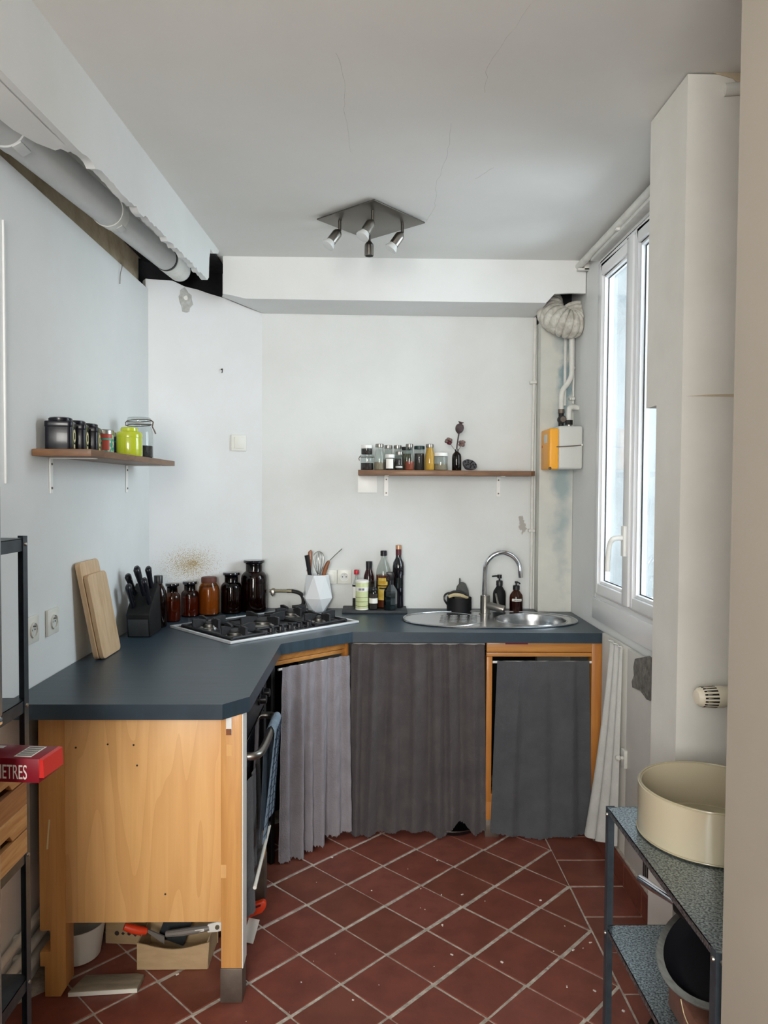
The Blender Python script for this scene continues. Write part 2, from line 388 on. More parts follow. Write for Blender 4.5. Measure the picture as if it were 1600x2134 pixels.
def rotm(ex, ey, ez):
    return (Matrix.Rotation(ez, 3, 'Z') @ Matrix.Rotation(ey, 3, 'Y') @ Matrix.Rotation(ex, 3, 'X'))

def struct(mb, name, m, parent=None, **k):
    o = mb.build(name, m, parent, **k)
    if parent is None: o['kind'] = 'structure'
    return o

def text(name, body, size, loc, rot, m, parent, depth=0.0003, sx=1.0):
    c = bpy.data.curves.new(name, 'FONT'); c.body = body; c.size = size; c.extrude = depth
    c.materials.append(m)
    tmp = bpy.data.objects.new(name, c)
    me = bpy.data.meshes.new_from_object(tmp); bpy.data.objects.remove(tmp); bpy.data.curves.remove(c)
    o = bpy.data.objects.new(name, me); COL.objects.link(o)
    inv = ROOTS[parent.name].inverted()
    mw = inv @ Matrix.Translation(loc) @ rot.to_4x4() @ Matrix.Diagonal((sx, 1, 1, 1))
    o.matrix_local = mw; o.parent = parent
    return o

CT = 0.918          # worktop height
ZC = 2.647          # ceiling height
YB = 3.83           # back wall
XL = -1.05          # left wall
XW = 1.04           # window wall
CA, CB = (-1.05, 3.515), (-0.56, 3.83)      # angled wall ends

# ================================================================== STRUCTURE
# floor bed + tiles
fl = struct(MB().box(-1.6, 1.5, -1.75, 4.2, -0.08, -0.0022), 'floor', M['grout'])
P_ = 0.1437
def clip(poly, f):
    out = []
    for i in range(len(poly)):
        a, b = poly[i], poly[(i + 1) % len(poly)]; fa, fb = f(a), f(b)
        if fa >= 0: out.append(a)
        if (fa >= 0) != (fb >= 0):
            t = fa / (fa - fb); out.append((a[0] + (b[0] - a[0]) * t, a[1] + (b[1] - a[1]) * t))
    return out
def tile_piece(poly, m, par, z=0.0):
    dz = [random.uniform(-0.0012, 0.0012) for _ in poly]
    poly = [(x + random.uniform(-0.0014, 0.0014), y + random.uniform(-0.0014, 0.0014)) for x, y in poly]
    mb = MB().slab([(x, y, -0.006) for x, y in poly], (0, 0, 0.006 + z))
    n = len(poly)
    for i in range(n): mb.v[n + i].z += dz[i]
    return mb.build('tile', m, par, bev=0.0018, seg=1)
BX = 0.786
for i in range(-14, 8):
    for j in range(0, 17):
        if (i + j) % 2: continue
        cx = 0.0635 + i * P_ - 0.004 * (j - 8) * 0.02; cy = 2.24 + (j - 4) * P_ - i * 0.004
        if cy < 1.62 or cy > 3.62 or cx < -1.05: continue
        if cy > 3.3 and cx < -0.2: continue
        h = P_ - random.uniform(0.0048, 0.0082)
        poly = [(cx - h, cy), (cx, cy - h), (cx + h, cy), (cx, cy + h)]
        poly = clip(poly, lambda p: BX - 0.004 - p[0]); poly = clip(poly, lambda p: p[0] + 1.045)
        if len(poly) < 3: continue
        tile_piece(poly, random.choice([M['tile'], M['tile'], M['tile2'], M['tile3']]), fl)
ys = [1.78 + 0.2035 * k for k in range(-1, 8)]
for y0 in ys:
    tile_piece([(BX + 0.003, y0 + 0.003), (0.995, y0 + 0.003), (0.995, y0 + 0.2), (BX + 0.003, y0 + 0.2)], random.choice([M['tile2'], M['tile']]), fl)
# coarser stretch of floor behind the photographer, one tiled sheet
fb = MB()
for a in range(16):
    for b in range(10):
        x0, y0 = -1.33 + b * 0.2035, -1.66 + a * 0.2035
        if y0 + 0.2 > 1.60: continue
        fb.box(x0, x0 + 0.198, y0, y0 + 0.198, -0.006, 0.0)
o = fb.build('tile_field', M['tile'], fl); o['kind'] = 'stuff'

# skirting tiles under the window
bs = struct(MB().box(1.003, 1.03, 2.22, 3.16, 0, 0.1), 'baseboard_right', M['grout'])
for k in range(5):
    y0 = 2.225 + k * 0.187
    MB().box(0.992, 1.004, y0, min(y0 + 0.182, 3.155), 0.001, 0.094).build('tile', M['tile2'], bs, bev=0.002, seg=1)

# walls
struct(MB().box(-1.25, XL, 1.80, 3.56, 0, 2.478), 'wall_left', M['wall'])
groove = MB().box(-1.25, -1.10, 1.0, 3.53, 2.478, ZC)
struct(groove, 'wall_left_groove', M['tan'])
struct(MB().box(-1.45, -1.35, -1.7, 1.8, 0, ZC).box(-1.45, -1.25, 1.70, 1.8, 0, ZC), 'wall_left_hall', M['wall'])
nv = Vector((-(CB[1] - CA[1]), CB[0] - CA[0], 0)).normalized() * 0.05
def onA(t, z): return (CA[0] + (CB[0] - CA[0]) * t, CA[1] + (CB[1] - CA[1]) * t, z)
wa = [onA(-0.02, 0), onA(1.0, 0), onA(1.0, 2.446), onA(0.85, 2.463), onA(0.63, 2.493), onA(0.5, 2.503), onA(0.42, 2.512), onA(0.3, 2.518), onA(0.2, 2.536), onA(0.1, 2.53), onA(-0.02, 2.525)]
wc = struct(MB().slab(wa, nv), 'wall_corner', M['wallcorner'])
# bare plaster patch near the drain pipe
def blob(c, ux, uz, rx, rz, n=22, jag=0.25, seed=1):
    r = random.Random(seed); pts = []
    for i in range(n):
        t = 2 * PI * i / n; k = 1 + r.uniform(-jag, jag)
        pts.append(tuple(Vector(c) + Vector(ux) * math.cos(t) * rx * k + Vector(uz) * math.sin(t) * rz * k))
    return pts
udA = Vector((CB[0] - CA[0], CB[1] - CA[1], 0)).normalized()
ca = Vector(onA(0.31, 2.452)) - nv.normalized() * 0.0005
MB().slab(blob(ca, udA, (0, 0, 1), 0.036, 0.052, 22, 0.22, 4), -nv.normalized() * 0.002).build('bare_plaster', M['greyplaster'], wc)
MB().slab(blob(ca + Vector((0, 0, 0.012)), udA, (0, 0, 1), 0.01, 0.012, 12, 0.2, 4), -nv.normalized() * 0.004).build('plaster_lump', M['label'], wc)
struct(MB().box(-1.35, 1.36, YB, YB + 0.1, 0, ZC), 'wall_back', M['wallb'])
# cavity backing behind the torn corner, its shade put into the near-black colour
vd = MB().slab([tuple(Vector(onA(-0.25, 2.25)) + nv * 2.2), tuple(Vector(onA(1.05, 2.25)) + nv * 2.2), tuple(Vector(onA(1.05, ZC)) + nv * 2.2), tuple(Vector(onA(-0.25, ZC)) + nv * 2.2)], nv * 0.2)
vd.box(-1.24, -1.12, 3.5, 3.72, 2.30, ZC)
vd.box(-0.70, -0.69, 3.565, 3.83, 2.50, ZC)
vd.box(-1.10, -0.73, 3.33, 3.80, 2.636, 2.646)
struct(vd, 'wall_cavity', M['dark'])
# window wall, thick, with opening
WY0, WY1, WZ0, WZ1 = 2.44, 3.36, 1.05, 2.57
rw = MB().box(XW, 1.34, 2.05, WY0, 0, ZC).box(XW, 1.34, WY1, YB, 0, ZC).box(XW, 1.34, WY0, WY1, 0, WZ0).box(XW, 1.34, WY0, WY1, WZ1, ZC)
struct(rw, 'wall_right', M['wall'])
struct(MB().box(0.597, 0.72, -1.7, 1.2, 0, ZC).box(0.72, 1.30, 1.10, 1.2, 0, ZC).box(1.22, 1.30, 1.2, 2.2, 0, ZC), 'wall_front', M['warmwall'])
rr = MB().box(-1.45, -1.05, -1.7, -1.62, 0, ZC).box(0.05, 0.72, -1.7, -1.62, 0, ZC).box(-1.05, 0.05, -1.7, -1.62, 0, 0.9).box(-1.05, 0.05, -1.7, -1.62, 2.5, ZC)
struct(rr, 'wall_rear', M['warmwall'])
cl = struct(MB().box(-1.6, 1.5, -1.75, 4.2, ZC, ZC + 0.1), 'ceiling', M['ceil'])
for pts in ([(-0.09, 1.9), (-0.075, 2.05), (-0.08, 2.2), (-0.065, 2.5)], [(0.24, 2.25), (0.25, 2.45), (0.235, 2.7), (0.25, 2.9), (0.22, 3.1)], [(0.36, 1.7), (0.30, 1.95), (0.32, 2.1)], [(0.42, 2.55), (0.36, 2.66)]):
    P = []
    for i in range(len(pts) - 1):
        for k in range(6):
            t = k / 6; P.append((pts[i][0] + (pts[i + 1][0] - pts[i][0]) * t + random.uniform(-.004, .004), pts[i][1] + (pts[i + 1][1] - pts[i][1]) * t, ZC))
    MB().tube(P, 0.00045, 5).build('crack', M['greyplaster'], cl)
# pillar: deeper above, cut back below z 1.79
pb = MB().box(0.835, 1.26, 1.96, 2.215, 1.79, ZC - 0.004).box(0.835, 1.26, 1.96, 2.135, 0, 1.79)
pl = struct(pb, 'wall_pillar', M['pillar'])
MB().slab([(0.846, 1.9595, 1.795), (1.2, 1.9595, 1.792), (1.2, 1.9595, 1.804), (1.0, 1.9595, 1.803), (0.9, 1.9595, 1.799)], (0, -0.0015, 0)).build('crack', M['tan'], pl)
MB().slab([(0.90, 1.9595, 2.6465), (1.2, 1.9595, 2.6465), (1.2, 1.9595, 2.60), (0.985, 1.9595, 2.602), (0.955, 1.9595, 2.632)], (0, -0.002, 0)).build('broken_plaster', M['tan'], pl)
MB().cyl((0.93, 1.955, 2.60), (1.25, 1.935, 2.625), 0.016).build('stub_pipe', M['pipew'], pl)

# boxed beam on the left with its torn underside
def bx(y): return -0.84 + (y - 0) * 0.0381
rnd = random.Random(3)
beam = [(0.6, ZC), (3.475, ZC), (3.455, 2.628), (3.36, 2.60), (3.315, 2.605), (3.295, 2.56), (3.285, 2.47), (3.26, 2.452)]
for k in range(60):
    y = 3.235 - k * (3.235 - 1.985) / 59; beam.append((y, 2.4225 + (y - 1.978) * 0.0265 + rnd.uniform(-0.008, 0.006)))
beam += [(1.955, 2.421), (0.6, 2.40)]
bm_ = MB().slab([(bx(y), y, z) for y, z in beam], (-0.025, 0, 0))
under = [(bx(0.6) - 0.02, 0.6, 2.40), (bx(1.955) - 0.02, 1.955, 2.421), (-0.778, 1.990, 2.424), (-0.783, 1.970, 2.424), (-0.80, 1.982, 2.424), (-0.812, 1.962, 2.424), (-0.83, 1.972, 2.424), (-0.86, 1.93, 2.423), (-0.885, 1.86, 2.422), (-0.895, 1.78, 2.421), (-0.90, 0.6, 2.40)]
bm_.slab(under, (0, 0, 0.014))
struct(bm_, 'trim_1', M['wall'])
# soffit across the back
sf = MB()
face = [(-0.706, 2.47), (-0.66, 2.462), (-0.597, 2.447), (0.2, 2.444), (0.845, 2.443), (0.885, 2.487), (0.97, 2.492), (1.035, 2.49), (1.035, ZC), (-0.706, ZC)]
sf.slab([(x, 3.55, z) for x, z in face], (0, 0.016, 0))
fr = [(-0.70, 3.562, 2.478), (-0.597, 3.562, 2.449), (0.2, 3.562, 2.446), (0.85, 3.562, 2.445)]
bk = [(-0.742, 3.705, 2.496), (-0.555, 3.828, 2.444), (0.2, 3.828, 2.440), (0.85, 3.828, 2.438)]
sf.add(fr + bk, [(0, 1, 5, 4), (1, 2, 6, 5), (2, 3, 7, 6)])
struct(sf, 'trim_2', M['wall'])
dk = MB().box(0.86, 1.036, 3.80, 3.828, 2.40, ZC).box(0.85, 0.855, 3.57, 3.83, 2.45, ZC)  # backing inside the soffit hole, darkness painted on by its colour
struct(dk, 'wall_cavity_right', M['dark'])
# pipe chase in the back right corner
struct(MB().box(0.866, 1.038, 3.74, YB - 0.002, 0, 2.46), 'trim_3', M['chase'])

# outside seen through the panes
struct(MB().box(4.2, 4.4, -1.5, 9.0, -4, 5.0), 'wall_outside', M['facade'])
struct(MB().box(1.34, 1.5, 3.36, 3.7, -1, 3.2), 'wall_outside_reveal', M['facade'])
struct(MB().box(1.105, 1.338, 3.352, 3.3595, 1.05, 2.57), 'wall_outside_jamb', M['stone'])
struct(MB().box(1.4, 4.4, -2, 10, -4.1, -4.0), 'ground', M['ground'])

# ------------------------------------------------------------------ kitchen window
wn = bpy.data.objects.new('window_1', None); COL.objects.link(wn); wn.location = (XW, 2.9, WZ0); put(wn, kind='structure')
ROOTS['window_1'] = Matrix.Translation((XW, 2.9, WZ0))
def frame_yz(mb, x0, x1, y0, y1, z0, z1, t):
    mb.box(x0, x1, y0, y0 + t, z0, z1); mb.box(x0, x1, y1 - t, y1, z0, z1); mb.box(x0, x1, y0 + t, y1 - t, z0, z0 + t); mb.box(x0, x1, y0 + t, y1 - t, z1 - t, z1)
    return mb
frame_yz(MB(), 1.036, 1.10, WY0 + 0.001, WY1 - 0.001, WZ0 + 0.001, WZ1 - 0.001, 0.03).build('window_frame', M['winwhite'], wn, bev=0.003)
MB().box(1.030, 1.06, WY0 + 0.001, WY1 - 0.001, 0.955, WZ0).build('sill_panel', M['winwhite'], wn, bev=0.003)
for (a, b) in ((2.905, 3.335), (2.465, 2.895)):
    mb = frame_yz(MB(), 1.028, 1.085, a, b, WZ0 + 0.024, WZ1 - 0.024, 0.048)
    s = mb.build('sash', M['winwhite'], wn, bev=0.006)
    frame_yz(MB(), 1.040, 1.072, a + 0.048, b - 0.048, WZ0 + 0.072, WZ1 - 0.072, 0.013).build('glazing_bead', M['winwhite'], s, bev=0.004)
    frame_yz(MB(), 1.056, 1.060, a + 0.060, b - 0.060, WZ0 + 0.084, WZ1 - 0.084, 0.004).build('gasket', M['rubber'], s)
    MB().box(1.060, 1.068, a + 0.058, b - 0.058, WZ0 + 0.082, WZ1 - 0.082).build('pane', G['pane'], s)
MB().box(1.018, 1.03, 2.868, 2.936, WZ0 + 0.03, WZ1 - 0.03).build('mullion', M['winwhite'], wn, bev=0.005)
hm = MB().box(1.006, 1.018, 2.884, 2.916, 1.28, 1.40)
hm.tube([(1.012, 2.90, 1.352), (0.985, 2.90, 1.352), (0.968, 2.905, 1.345), (0.962, 2.92, 1.32), (0.962, 2.935, 1.27), (0.962, 2.94, 1.215)], 0.0105, 12, 5)
hm.build('handle', M['white'], wn, bev=0.0015)
MB().box(1.0, 1.05, WY0, WY1, 2.585, 2.60).build('lintel_bead', M['pipew'], wn, bev=0.003)

# heating pipe under the ceiling
hp = thing('ceiling_pipe', 'long white painted pipe running under the ceiling above the window', 'pipe', (1.0, 2.9, 2.62))
MB().tube([(1.0, 3.56, 2.618), (1.0, 2.9, 2.616), (1.0, 2.20, 2.616)], 0.017, 14).build('tube', M['pipew'], hp)
for y in (3.52, 2.98):
    MB().box(0.985, 1.04, y - 0.012, y + 0.012, 2.590, 2.600).box(1.015, 1.04, y - 0.012, y + 0.012, 2.59, 2.645).build('clip', M['pipew'], hp, bev=0.002)

# window cupboard under the sill
cu = thing('window_cupboard', 'shallow white cupboard under the window with a latch and a vent', 'cupboard', (1.02, 2.7, 0.1))
MB().box(1.012, 1.028, 2.838, 3.15, 0.10, 0.925).build('door', M['pillar'], cu, bev=0.002)
MB().box(1.010, 1.028, 2.222, 2.832, 0.10, 0.925).build('door', M['pillar'], cu, bev=0.002)
lt = MB().box(0.998, 1.012, 2.815, 2.855, 0.455, 0.525); lt.ball((0.99, 2.86, 0.482), 0.012); lt.ball((0.992, 2.818, 0.497), 0.008)
lt.build('latch', M['pipew'], cu, bev=0.003)
vt = MB()
for k in range(5): vt.box(1.0075, 1.0105, 2.548 + k * 0.018, 2.558 + k * 0.018, 0.118, 0.205)
vt.build('vent_slot', M['spice_d'], cu)
MB().slab([(1.0095, 2.742, 0.905), (1.0095, 2.60, 0.948), (1.0095, 2.565, 0.945), (1.0095, 2.565, 0.82), (1.0095, 2.585, 0.79), (1.0095, 2.62, 0.785), (1.0095, 2.68, 0.80), (1.0095, 2.72, 0.795), (1.0095, 2.765, 0.79), (1.0095, 2.772, 0.81), (1.0095, 2.75, 0.84), (1.0095, 2.757, 0.87)], (-0.003, 0, 0)).build('broken_plaster', M['cement'], cu)

# ================================================================== WORKTOP AND CABINETS
def plate_hole(outer, inner, z0, z1, name, m, parent=None, bev=0.0):
    bm = bmesh.new()
    def ring(poly, z): return [bm.verts.new((x, y, z)) for x, y in poly]
    for z in (z0, z1):
        a = ring(outer, z); es = [bm.edges.new((a[i], a[(i + 1) % len(a)])) for i in range(len(a))]
        c = ring(inner, z); es += [bm.edges.new((c[i], c[(i + 1) % len(c)])) for i in range(len(c))]
        bmesh.ops.triangle_fill(bm, edges=es, use_beauty=True)
        if z == z0: A0, C0 = a, c
    for r0, r1 in ((A0, a), (C0, c)):
        n = len(r0)
        for i in range(n): bm.faces.new((r0[i], r0[(i + 1) % n], r1[(i + 1) % n], r1[i]))
    bmesh.ops.recalc_face_normals(bm, faces=bm.faces)
    me = bpy.data.meshes.new(name); bm.to_mesh(me); bm.free(); me.materials.append(m)
    o = bpy.data.objects.new(name, me); COL.objects.link(o)
    if parent: o.parent = parent
    return o
def ell(cx, cy, rx, ry, n=48, p=2.0):
    out = []
    for i in range(n):
        t = 2 * PI * i / n; c, s = math.cos(t), math.sin(t)
        out.append((cx + rx * math.copysign(abs(c) ** (2 / p), c), cy + ry * math.copysign(abs(s) ** (2 / p), s)))
    return out
outer = [(-1.046, 2.105), (-0.421, 2.105), (-0.356, 2.185), (-0.353, 2.935), (-0.071, 3.185), (1.034, 3.170), (1.036, 3.735), (0.862, 3.735), (0.862, 3.826), (-0.565, 3.826), (-1.046, 3.512)]
BWC = (0.772, 3.478)
wt = plate_hole(outer, ell(BWC[0], BWC[1], 0.168, 0.158), CT - 0.045, CT, 'worktop', M['counter'])
put(wt, 'dark blue grey worktop running around the corner from window to left wall', 'worktop')

# ---- near cabinet (left)
nc = thing('kitchen_cabinet', 'light birch end cabinet with two legs below the left end of the worktop', 'cabinet', (-0.67, 2.4, 0))
MB().box(-0.912, -0.437, 2.192, 2.21, 0.228, 0.872).build('side_panel', M['birch'], nc, bev=0.0015)
lp = [(-0.986, 0.03), (-0.952, 0.005), (-0.935, 0.002), (-0.912, 0.03), (-0.912, 0.872), (-0.986, 0.872), (-0.986, 0.205), (-0.955, 0.205), (-0.955, 0.14), (-0.986, 0.14), (-0.986, 0.095), (-0.972, 0.095), (-0.972, 0.002)]
lp = [(-0.972, 0.002), (-0.925, 0.002), (-0.908, 0.03), (-0.908, 0.872), (-0.986, 0.872), (-0.986, 0.205), (-0.955, 0.205), (-0.955, 0.14), (-0.986, 0.14), (-0.986, 0.095), (-0.972, 0.095)]
MB().slab([(x, 2.19, z) for x, z in lp], (0, 0.06, 0)).build('leg', M['post'], nc, bev=0.002)
lg = MB().box(-0.437, -0.375, 2.162, 2.225, 0.105, 0.872).build('leg', M['post'], nc, bev=0.002)
MB().box(-0.439, -0.373, 2.160, 2.227, 0.0, 0.105).build('foot', M['dulls'], lg, bev=0.002)
MB().box(-0.3745, -0.371, 2.162, 2.225, 0.105, 0.872).build('edge_strip', M['label'], lg)
br = MB().box(-0.421, -0.404, 2.158, 2.1615, 0.812, 0.872).build('bracket', M['white'], lg, bev=0.001)
MB().box(-0.420, -0.405, 2.155, 2.159, 0.812, 0.83).build('bracket_end', M['brownhandle'], br)
for (x, z, h) in ((-0.413, 0.765, 0.035), (-0.43, 0.40, 0.04)):
    MB().box(x - 0.007, x + 0.009, 2.1608, 2.1622, z - h / 2, z + h / 2).build('scuff', M['birch'], lg)
for (x, z) in ((-0.875, 0.762), (-0.78, 0.772), (-0.703, 0.77), (-0.693, 0.708), (-0.61, 0.315)):
    MB().cyl((x, 2.1925, z), (x, 2.191, z), 0.003, n=10).build('screw_hole', M['spice_d'], nc)
MB().box(-0.985, -0.437, 2.70, 2.72, 0.24, 0.872).build('rear_panel', M['birch'], nc, bev=0.001)
MB().box(-1.0, -0.40, 2.215, 2.76, 0.85, 0.872).build('top_rail', M['post'], nc)
MB().box(-0.96, -0.90, 2.215, 2.24, 0.45, 0.58).build('paint_mark', M['post'], nc)
MB().slab([(-0.9635, 2.1897, 0.455), (-0.958, 2.1897, 0.455), (-0.955, 2.1897, 0.51), (-0.951, 2.1897, 0.545), (-0.956, 2.1897, 0.545), (-0.960, 2.1897, 0.50)], (0, -0.0008, 0)).build('paint_smear', M['cream'], nc)
l2 = MB().box(-0.445, -0.385, 2.70, 2.76, 0.16, 0.33).build('leg', M['post'], nc, bev=0.002)
MB().box(-0.445, -0.387, 2.70, 2.76, 0.33, 0.872).build('leg_upper', M['blackm'], l2)
MB().box(-0.447, -0.383, 2.698, 2.762, 0.0, 0.16).build('foot', M['dulls'], l2, bev=0.002)

# ---- oven in the near cabinet, facing the room
ov = thing('oven', 'black glass built in oven in the right side of the birch cabinet', 'oven', (-0.41, 2.46, 0.30))
MB().box(-0.90, -0.405, 2.235, 2.69, 0.30, 0.845).build('body', M['black'], ov)
MB().box(-0.405, -0.385, 2.235, 2.69, 0.36, 0.735).build('door', M['ovenglass'], ov, bev=0.004)
MB().box(-0.405, -0.385, 2.235, 2.69, 0.745, 0.845).build('control_panel', M['black'], ov, bev=0.003)
MB().tube([(-0.385, 2.245, 0.715), (-0.350, 2.252, 0.715), (-0.335, 2.30, 0.715), (-0.332, 2.46, 0.715), (-0.335, 2.60, 0.715), (-0.350, 2.655, 0.715), (-0.385, 2.662, 0.715)], 0.0125, 12, 6).build('handle', M['satin'], ov)
for y in (2.56, 2.645):
    MB().rev([(0.021, 0), (0.021, 0.006), (0.016, 0.008), (0.015, 0.026), (0.012, 0.028)], (-0.385, y, 0.802), (1, 0, 0), 20).build('knob', M['black'], ov, bev=0)
MB().tube([(-0.347, 2.23, 0.312), (-0.347, 2.40, 0.332), (-0.347, 2.56, 0.352)], 0.0058, 10).build('bottom_trim', M['bin'], ov)
MB().box(-0.41, -0.345, 2.55, 2.568, 0.34, 0.365).build('trim_end', M['black'], ov)

def cloth_sheet(name, m, parent, p0, p1, ztop, zbot, nfold=9, amp=0.012, n=120, rows=30, seed=1, flare=0.0, top_gather=1.0, front=None, jag=0.004, lo=0.5):
    """hanging cloth from p0 to p1 (xy), pleats irregular; zbot(s) gives the hem"""
    r = random.Random(seed); ph = [r.uniform(0, 6.28) for _ in range(8)]; am = [r.uniform(0.5, 1.0) for _ in range(8)]
    a = Vector((p0[0], p0[1], 0)); b = Vector((p1[0], p1[1], 0)); d = (b - a); L = d.length; u = d / L
    nrm = Vector((u.y, -u.x, 0))
    mb = MB(); vs = []
    for j in range(rows + 1):
        t = j / rows
        for i in range(n + 1):
            s = i / n
            s2 = s + 0.02 * math.sin(3.1 * s * PI + ph[0]) + 0.018 * t * math.sin(7 * s + ph[1])
            w_ = math.sin(2 * PI * nfold * s2 + ph[2]); w_ = math.copysign(abs(w_) ** 0.8, w_)
            f = am[0] * w_ * (0.5 + 0.5 * math.sin(2 * PI * 1.7 * s + ph[3]) ** 2) \
                + 0.55 * am[1] * math.sin(2 * PI * nfold * 0.53 * s2 + ph[4] + 0.8 * t) + 0.25 * math.sin(2 * PI * nfold * 2.1 * s2 + ph[5]) * (1 - t) * top_gather
            k = amp * (0.45 + 0.85 * t ** 0.8) * f
            k += amp * 0.12 * math.sin(40 * s + 23 * t + ph[6]) * math.sin(17 * t + 9 * s)
            zb = zbot(s) + (r.uniform(-jag, jag) if j == rows else 0)
            z = ztop + (zb - ztop) * t
            x = u * (s * L + flare * t * (s - 0.5))
            vs.append(a + x + nrm * (k + amp) + Vector((0, 0, z)))
    W = n + 1
    fs = [(j * W + i, j * W + i + 1, (j + 1) * W + i + 1, (j + 1) * W + i) for j in range(rows) for i in range(n)]
    mb.add(vs, fs)
    return mb.build(name, m, parent, ang=3.0)

# towel over the oven handle
tw = thing('dish_towel', 'blue grey checked dish towel folded over the oven handle', 'towel', (-0.335, 2.55, 0.72))
def towel_sheet(y0, y1, x, zt, zb, m, name, seed, amp=0.006):
    return cloth_sheet(name, m, tw, (x, y0), (x, y1), zt, lambda s: zb(s), 2, amp, 40, 26, seed, 0.03, 0.0, jag=0.001)
mb = MB(); vs = []; n = 26; rows = 40
pathp = []
for j in range(rows + 1):
    t = j / rows
    if t < 0.42: pathp.append((-0.316 - 0.022 * (0.42 - t) / 0.42, 0.715 - (0.42 - t) / 0.42 * 0.315))
    elif t < 0.58:
        a = (t - 0.42) / 0.16 * PI; pathp.append((-0.332 + 0.0155 * math.cos(a), 0.715 + 0.016 * math.sin(a)))
    else: pathp.append((-0.349 - 0.004 * math.sin(5 * t), 0.715 - (t - 0.58) / 0.42 * 0.30))
for j, (x, z) in enumerate(pathp):
    for i in range(n + 1):
        s = i / n
        t = abs(j / rows - 0.5) * 2
        y = 2.49 + 0.16 * s - 0.15 * t ** 0.8 * (1 - s) - 0.02 * t
        vs.append((x + 0.007 * t * math.sin(s * 11 + j * 0.03) * (1 if j < rows / 2 else -0.3), y, z + 0.012 * math.sin(3 * s) * t))
mb.add(vs, [(j * (n + 1) + i, j * (n + 1) + i + 1, (j + 1) * (n + 1) + i + 1, (j + 1) * (n + 1) + i) for j in range(rows) for i in range(n)])
mb.build('cloth', M['towel'], tw, ang=3)
stp = MB()
def tow(s_, t, off=0.0022):
    return (-0.316 - 0.022 * t + off + 0.007 * t * math.sin(s_ * 11 + (0.42 * (1 - t)) * 1.2), 2.49 + 0.16 * s_ - 0.15 * t ** 0.8 * (1 - s_) - 0.02 * t, 0.715 - 0.315 * t + 0.012 * math.sin(3 * s_) * t)
for t in [0.08 + 0.085 * k for k in range(11)]:
    stp.tube([tow(k / 10, t) for k in range(11)], 0.0011, 5)
for s_ in (0.12, 0.28, 0.44, 0.60, 0.76, 0.92):
    stp.tube([tow(s_, k / 8) for k in range(9)], 0.0011, 5)
stp.build('stripe', M['towelline'], tw)
gc = thing('oven_side_curtain', 'short grey linen curtain hanging beside the oven door below the towel', 'curtain', (-0.38, 2.3, 0.2))
cloth_sheet('cloth', M['linens'], gc, (-0.378, 2.24), (-0.378, 2.49), 0.64, lambda s: 0.20 + 0.10 * s, 3, 0.010, 50, 24, 5, 0.04, 0.2)
# ---- diagonal corner cabinet
D0, D1 = Vector((-0.375, 2.975, 0)), Vector((-0.085, 3.235, 0)); du = (D1 - D0).normalized(); dn = Vector((du.y, -du.x, 0)); DL = (D1 - D0).length
cc = thing('corner_cabinet', 'open wooden corner cabinet below the hob behind the lighter grey curtain', 'cabinet', (-0.35, 3.2, 0))
def dbox(s0, s1, f0, f1, z0, z1):
    pts = [D0 + du * s0 + dn * f0, D0 + du * s1 + dn * f0, D0 + du * s1 + dn * f1, D0 + du * s0 + dn * f1]
    return MB().slab([(p.x, p.y, z0) for p in pts], (0, 0, z1 - z0))
dbox(0.0, DL - 0.02, -0.03, -0.002, 0.838, 0.870).build('top_rail', M['railwood'], cc, bev=0.002)
dbox(0.0, DL - 0.02, -0.032, -0.008, 0.818, 0.835).build('lower_rail', M['railwood'], cc, bev=0.002)
dbox(DL - 0.022, DL - 0.006, -0.035, 0.0, 0.02, 0.87).build('stile', M['orangewood'], cc, bev=0.002)
dbox(-0.02, 0.0, -0.05, -0.01, 0.0, 0.872).build('stile', M['blackm'], cc, bev=0.002)
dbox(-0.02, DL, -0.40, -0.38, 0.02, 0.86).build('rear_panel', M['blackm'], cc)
c1 = thing('curtain', 'lighter grey linen curtain hanging across the corner cabinet', 'curtain', (-0.23, 3.09, 0.0))
p0 = D0 + du * 0.012 + dn * 0.006; p1 = D0 + du * (DL - 0.03) + dn * 0.006
cloth_sheet('cloth', M['linen'], c1, p0, p1, 0.815, lambda s: 0.008 + 0.028 * s - 0.006 * math.sin(6 * s), 5.5, 0.021, 190, 46, 11, 0.02, 0.8, jag=0.006)
MB().cyl(p0 + Vector((0, 0, 0.80)) - dn * 0.012, p1 + Vector((0, 0, 0.80)) - dn * 0.012 + du * 0.025, 0.005, n=10).build('curtain_rod', M['white'], c1)

# ---- middle curtain below the worktop
c2 = thing('curtain', 'wide dark grey linen curtain below the draining board', 'curtain', (0.21, 3.2, 0.0))
cloth_sheet('cloth', M['linend'], c2, (-0.075, 3.228), (0.508, 3.222), 0.862, lambda s: 0.018 - 0.016 * math.sin(1 + 9 * s) * (0.4 + s) + (0.062 if 0.70 < s < 0.92 else 0) * math.sin((s - 0.70) / 0.22 * PI), 7, 0.026, 260, 48, 23, 0.03, 0.8)
MB().cyl((-0.07, 3.232, 0.855), (0.514, 3.232, 0.855), 0.005, n=10).build('curtain_rod', M['white'], c2)
dpan = thing('frying_pan', 'round black pan on the floor peeping out below the dark grey curtain', 'pan', (0.40, 3.37, 0.0))
MB().rev([(0.002, 0.004), (0.105, 0.004), (0.118, 0.010), (0.128, 0.026), (0.131, 0.027), (0.121, 0.007), (0.108, 0.0), (0.002, 0.0)], (0.385, 3.325, 0.0), n=40, cap=False).build('bowl', M['black'], dpan)
MB().rev([(0.128, 0.026), (0.132, 0.026), (0.132, 0.030), (0.128, 0.030), (0.128, 0.026)], (0.385, 3.325, 0.0), n=40, cap=False).build('rim', M['satin'], dpan)

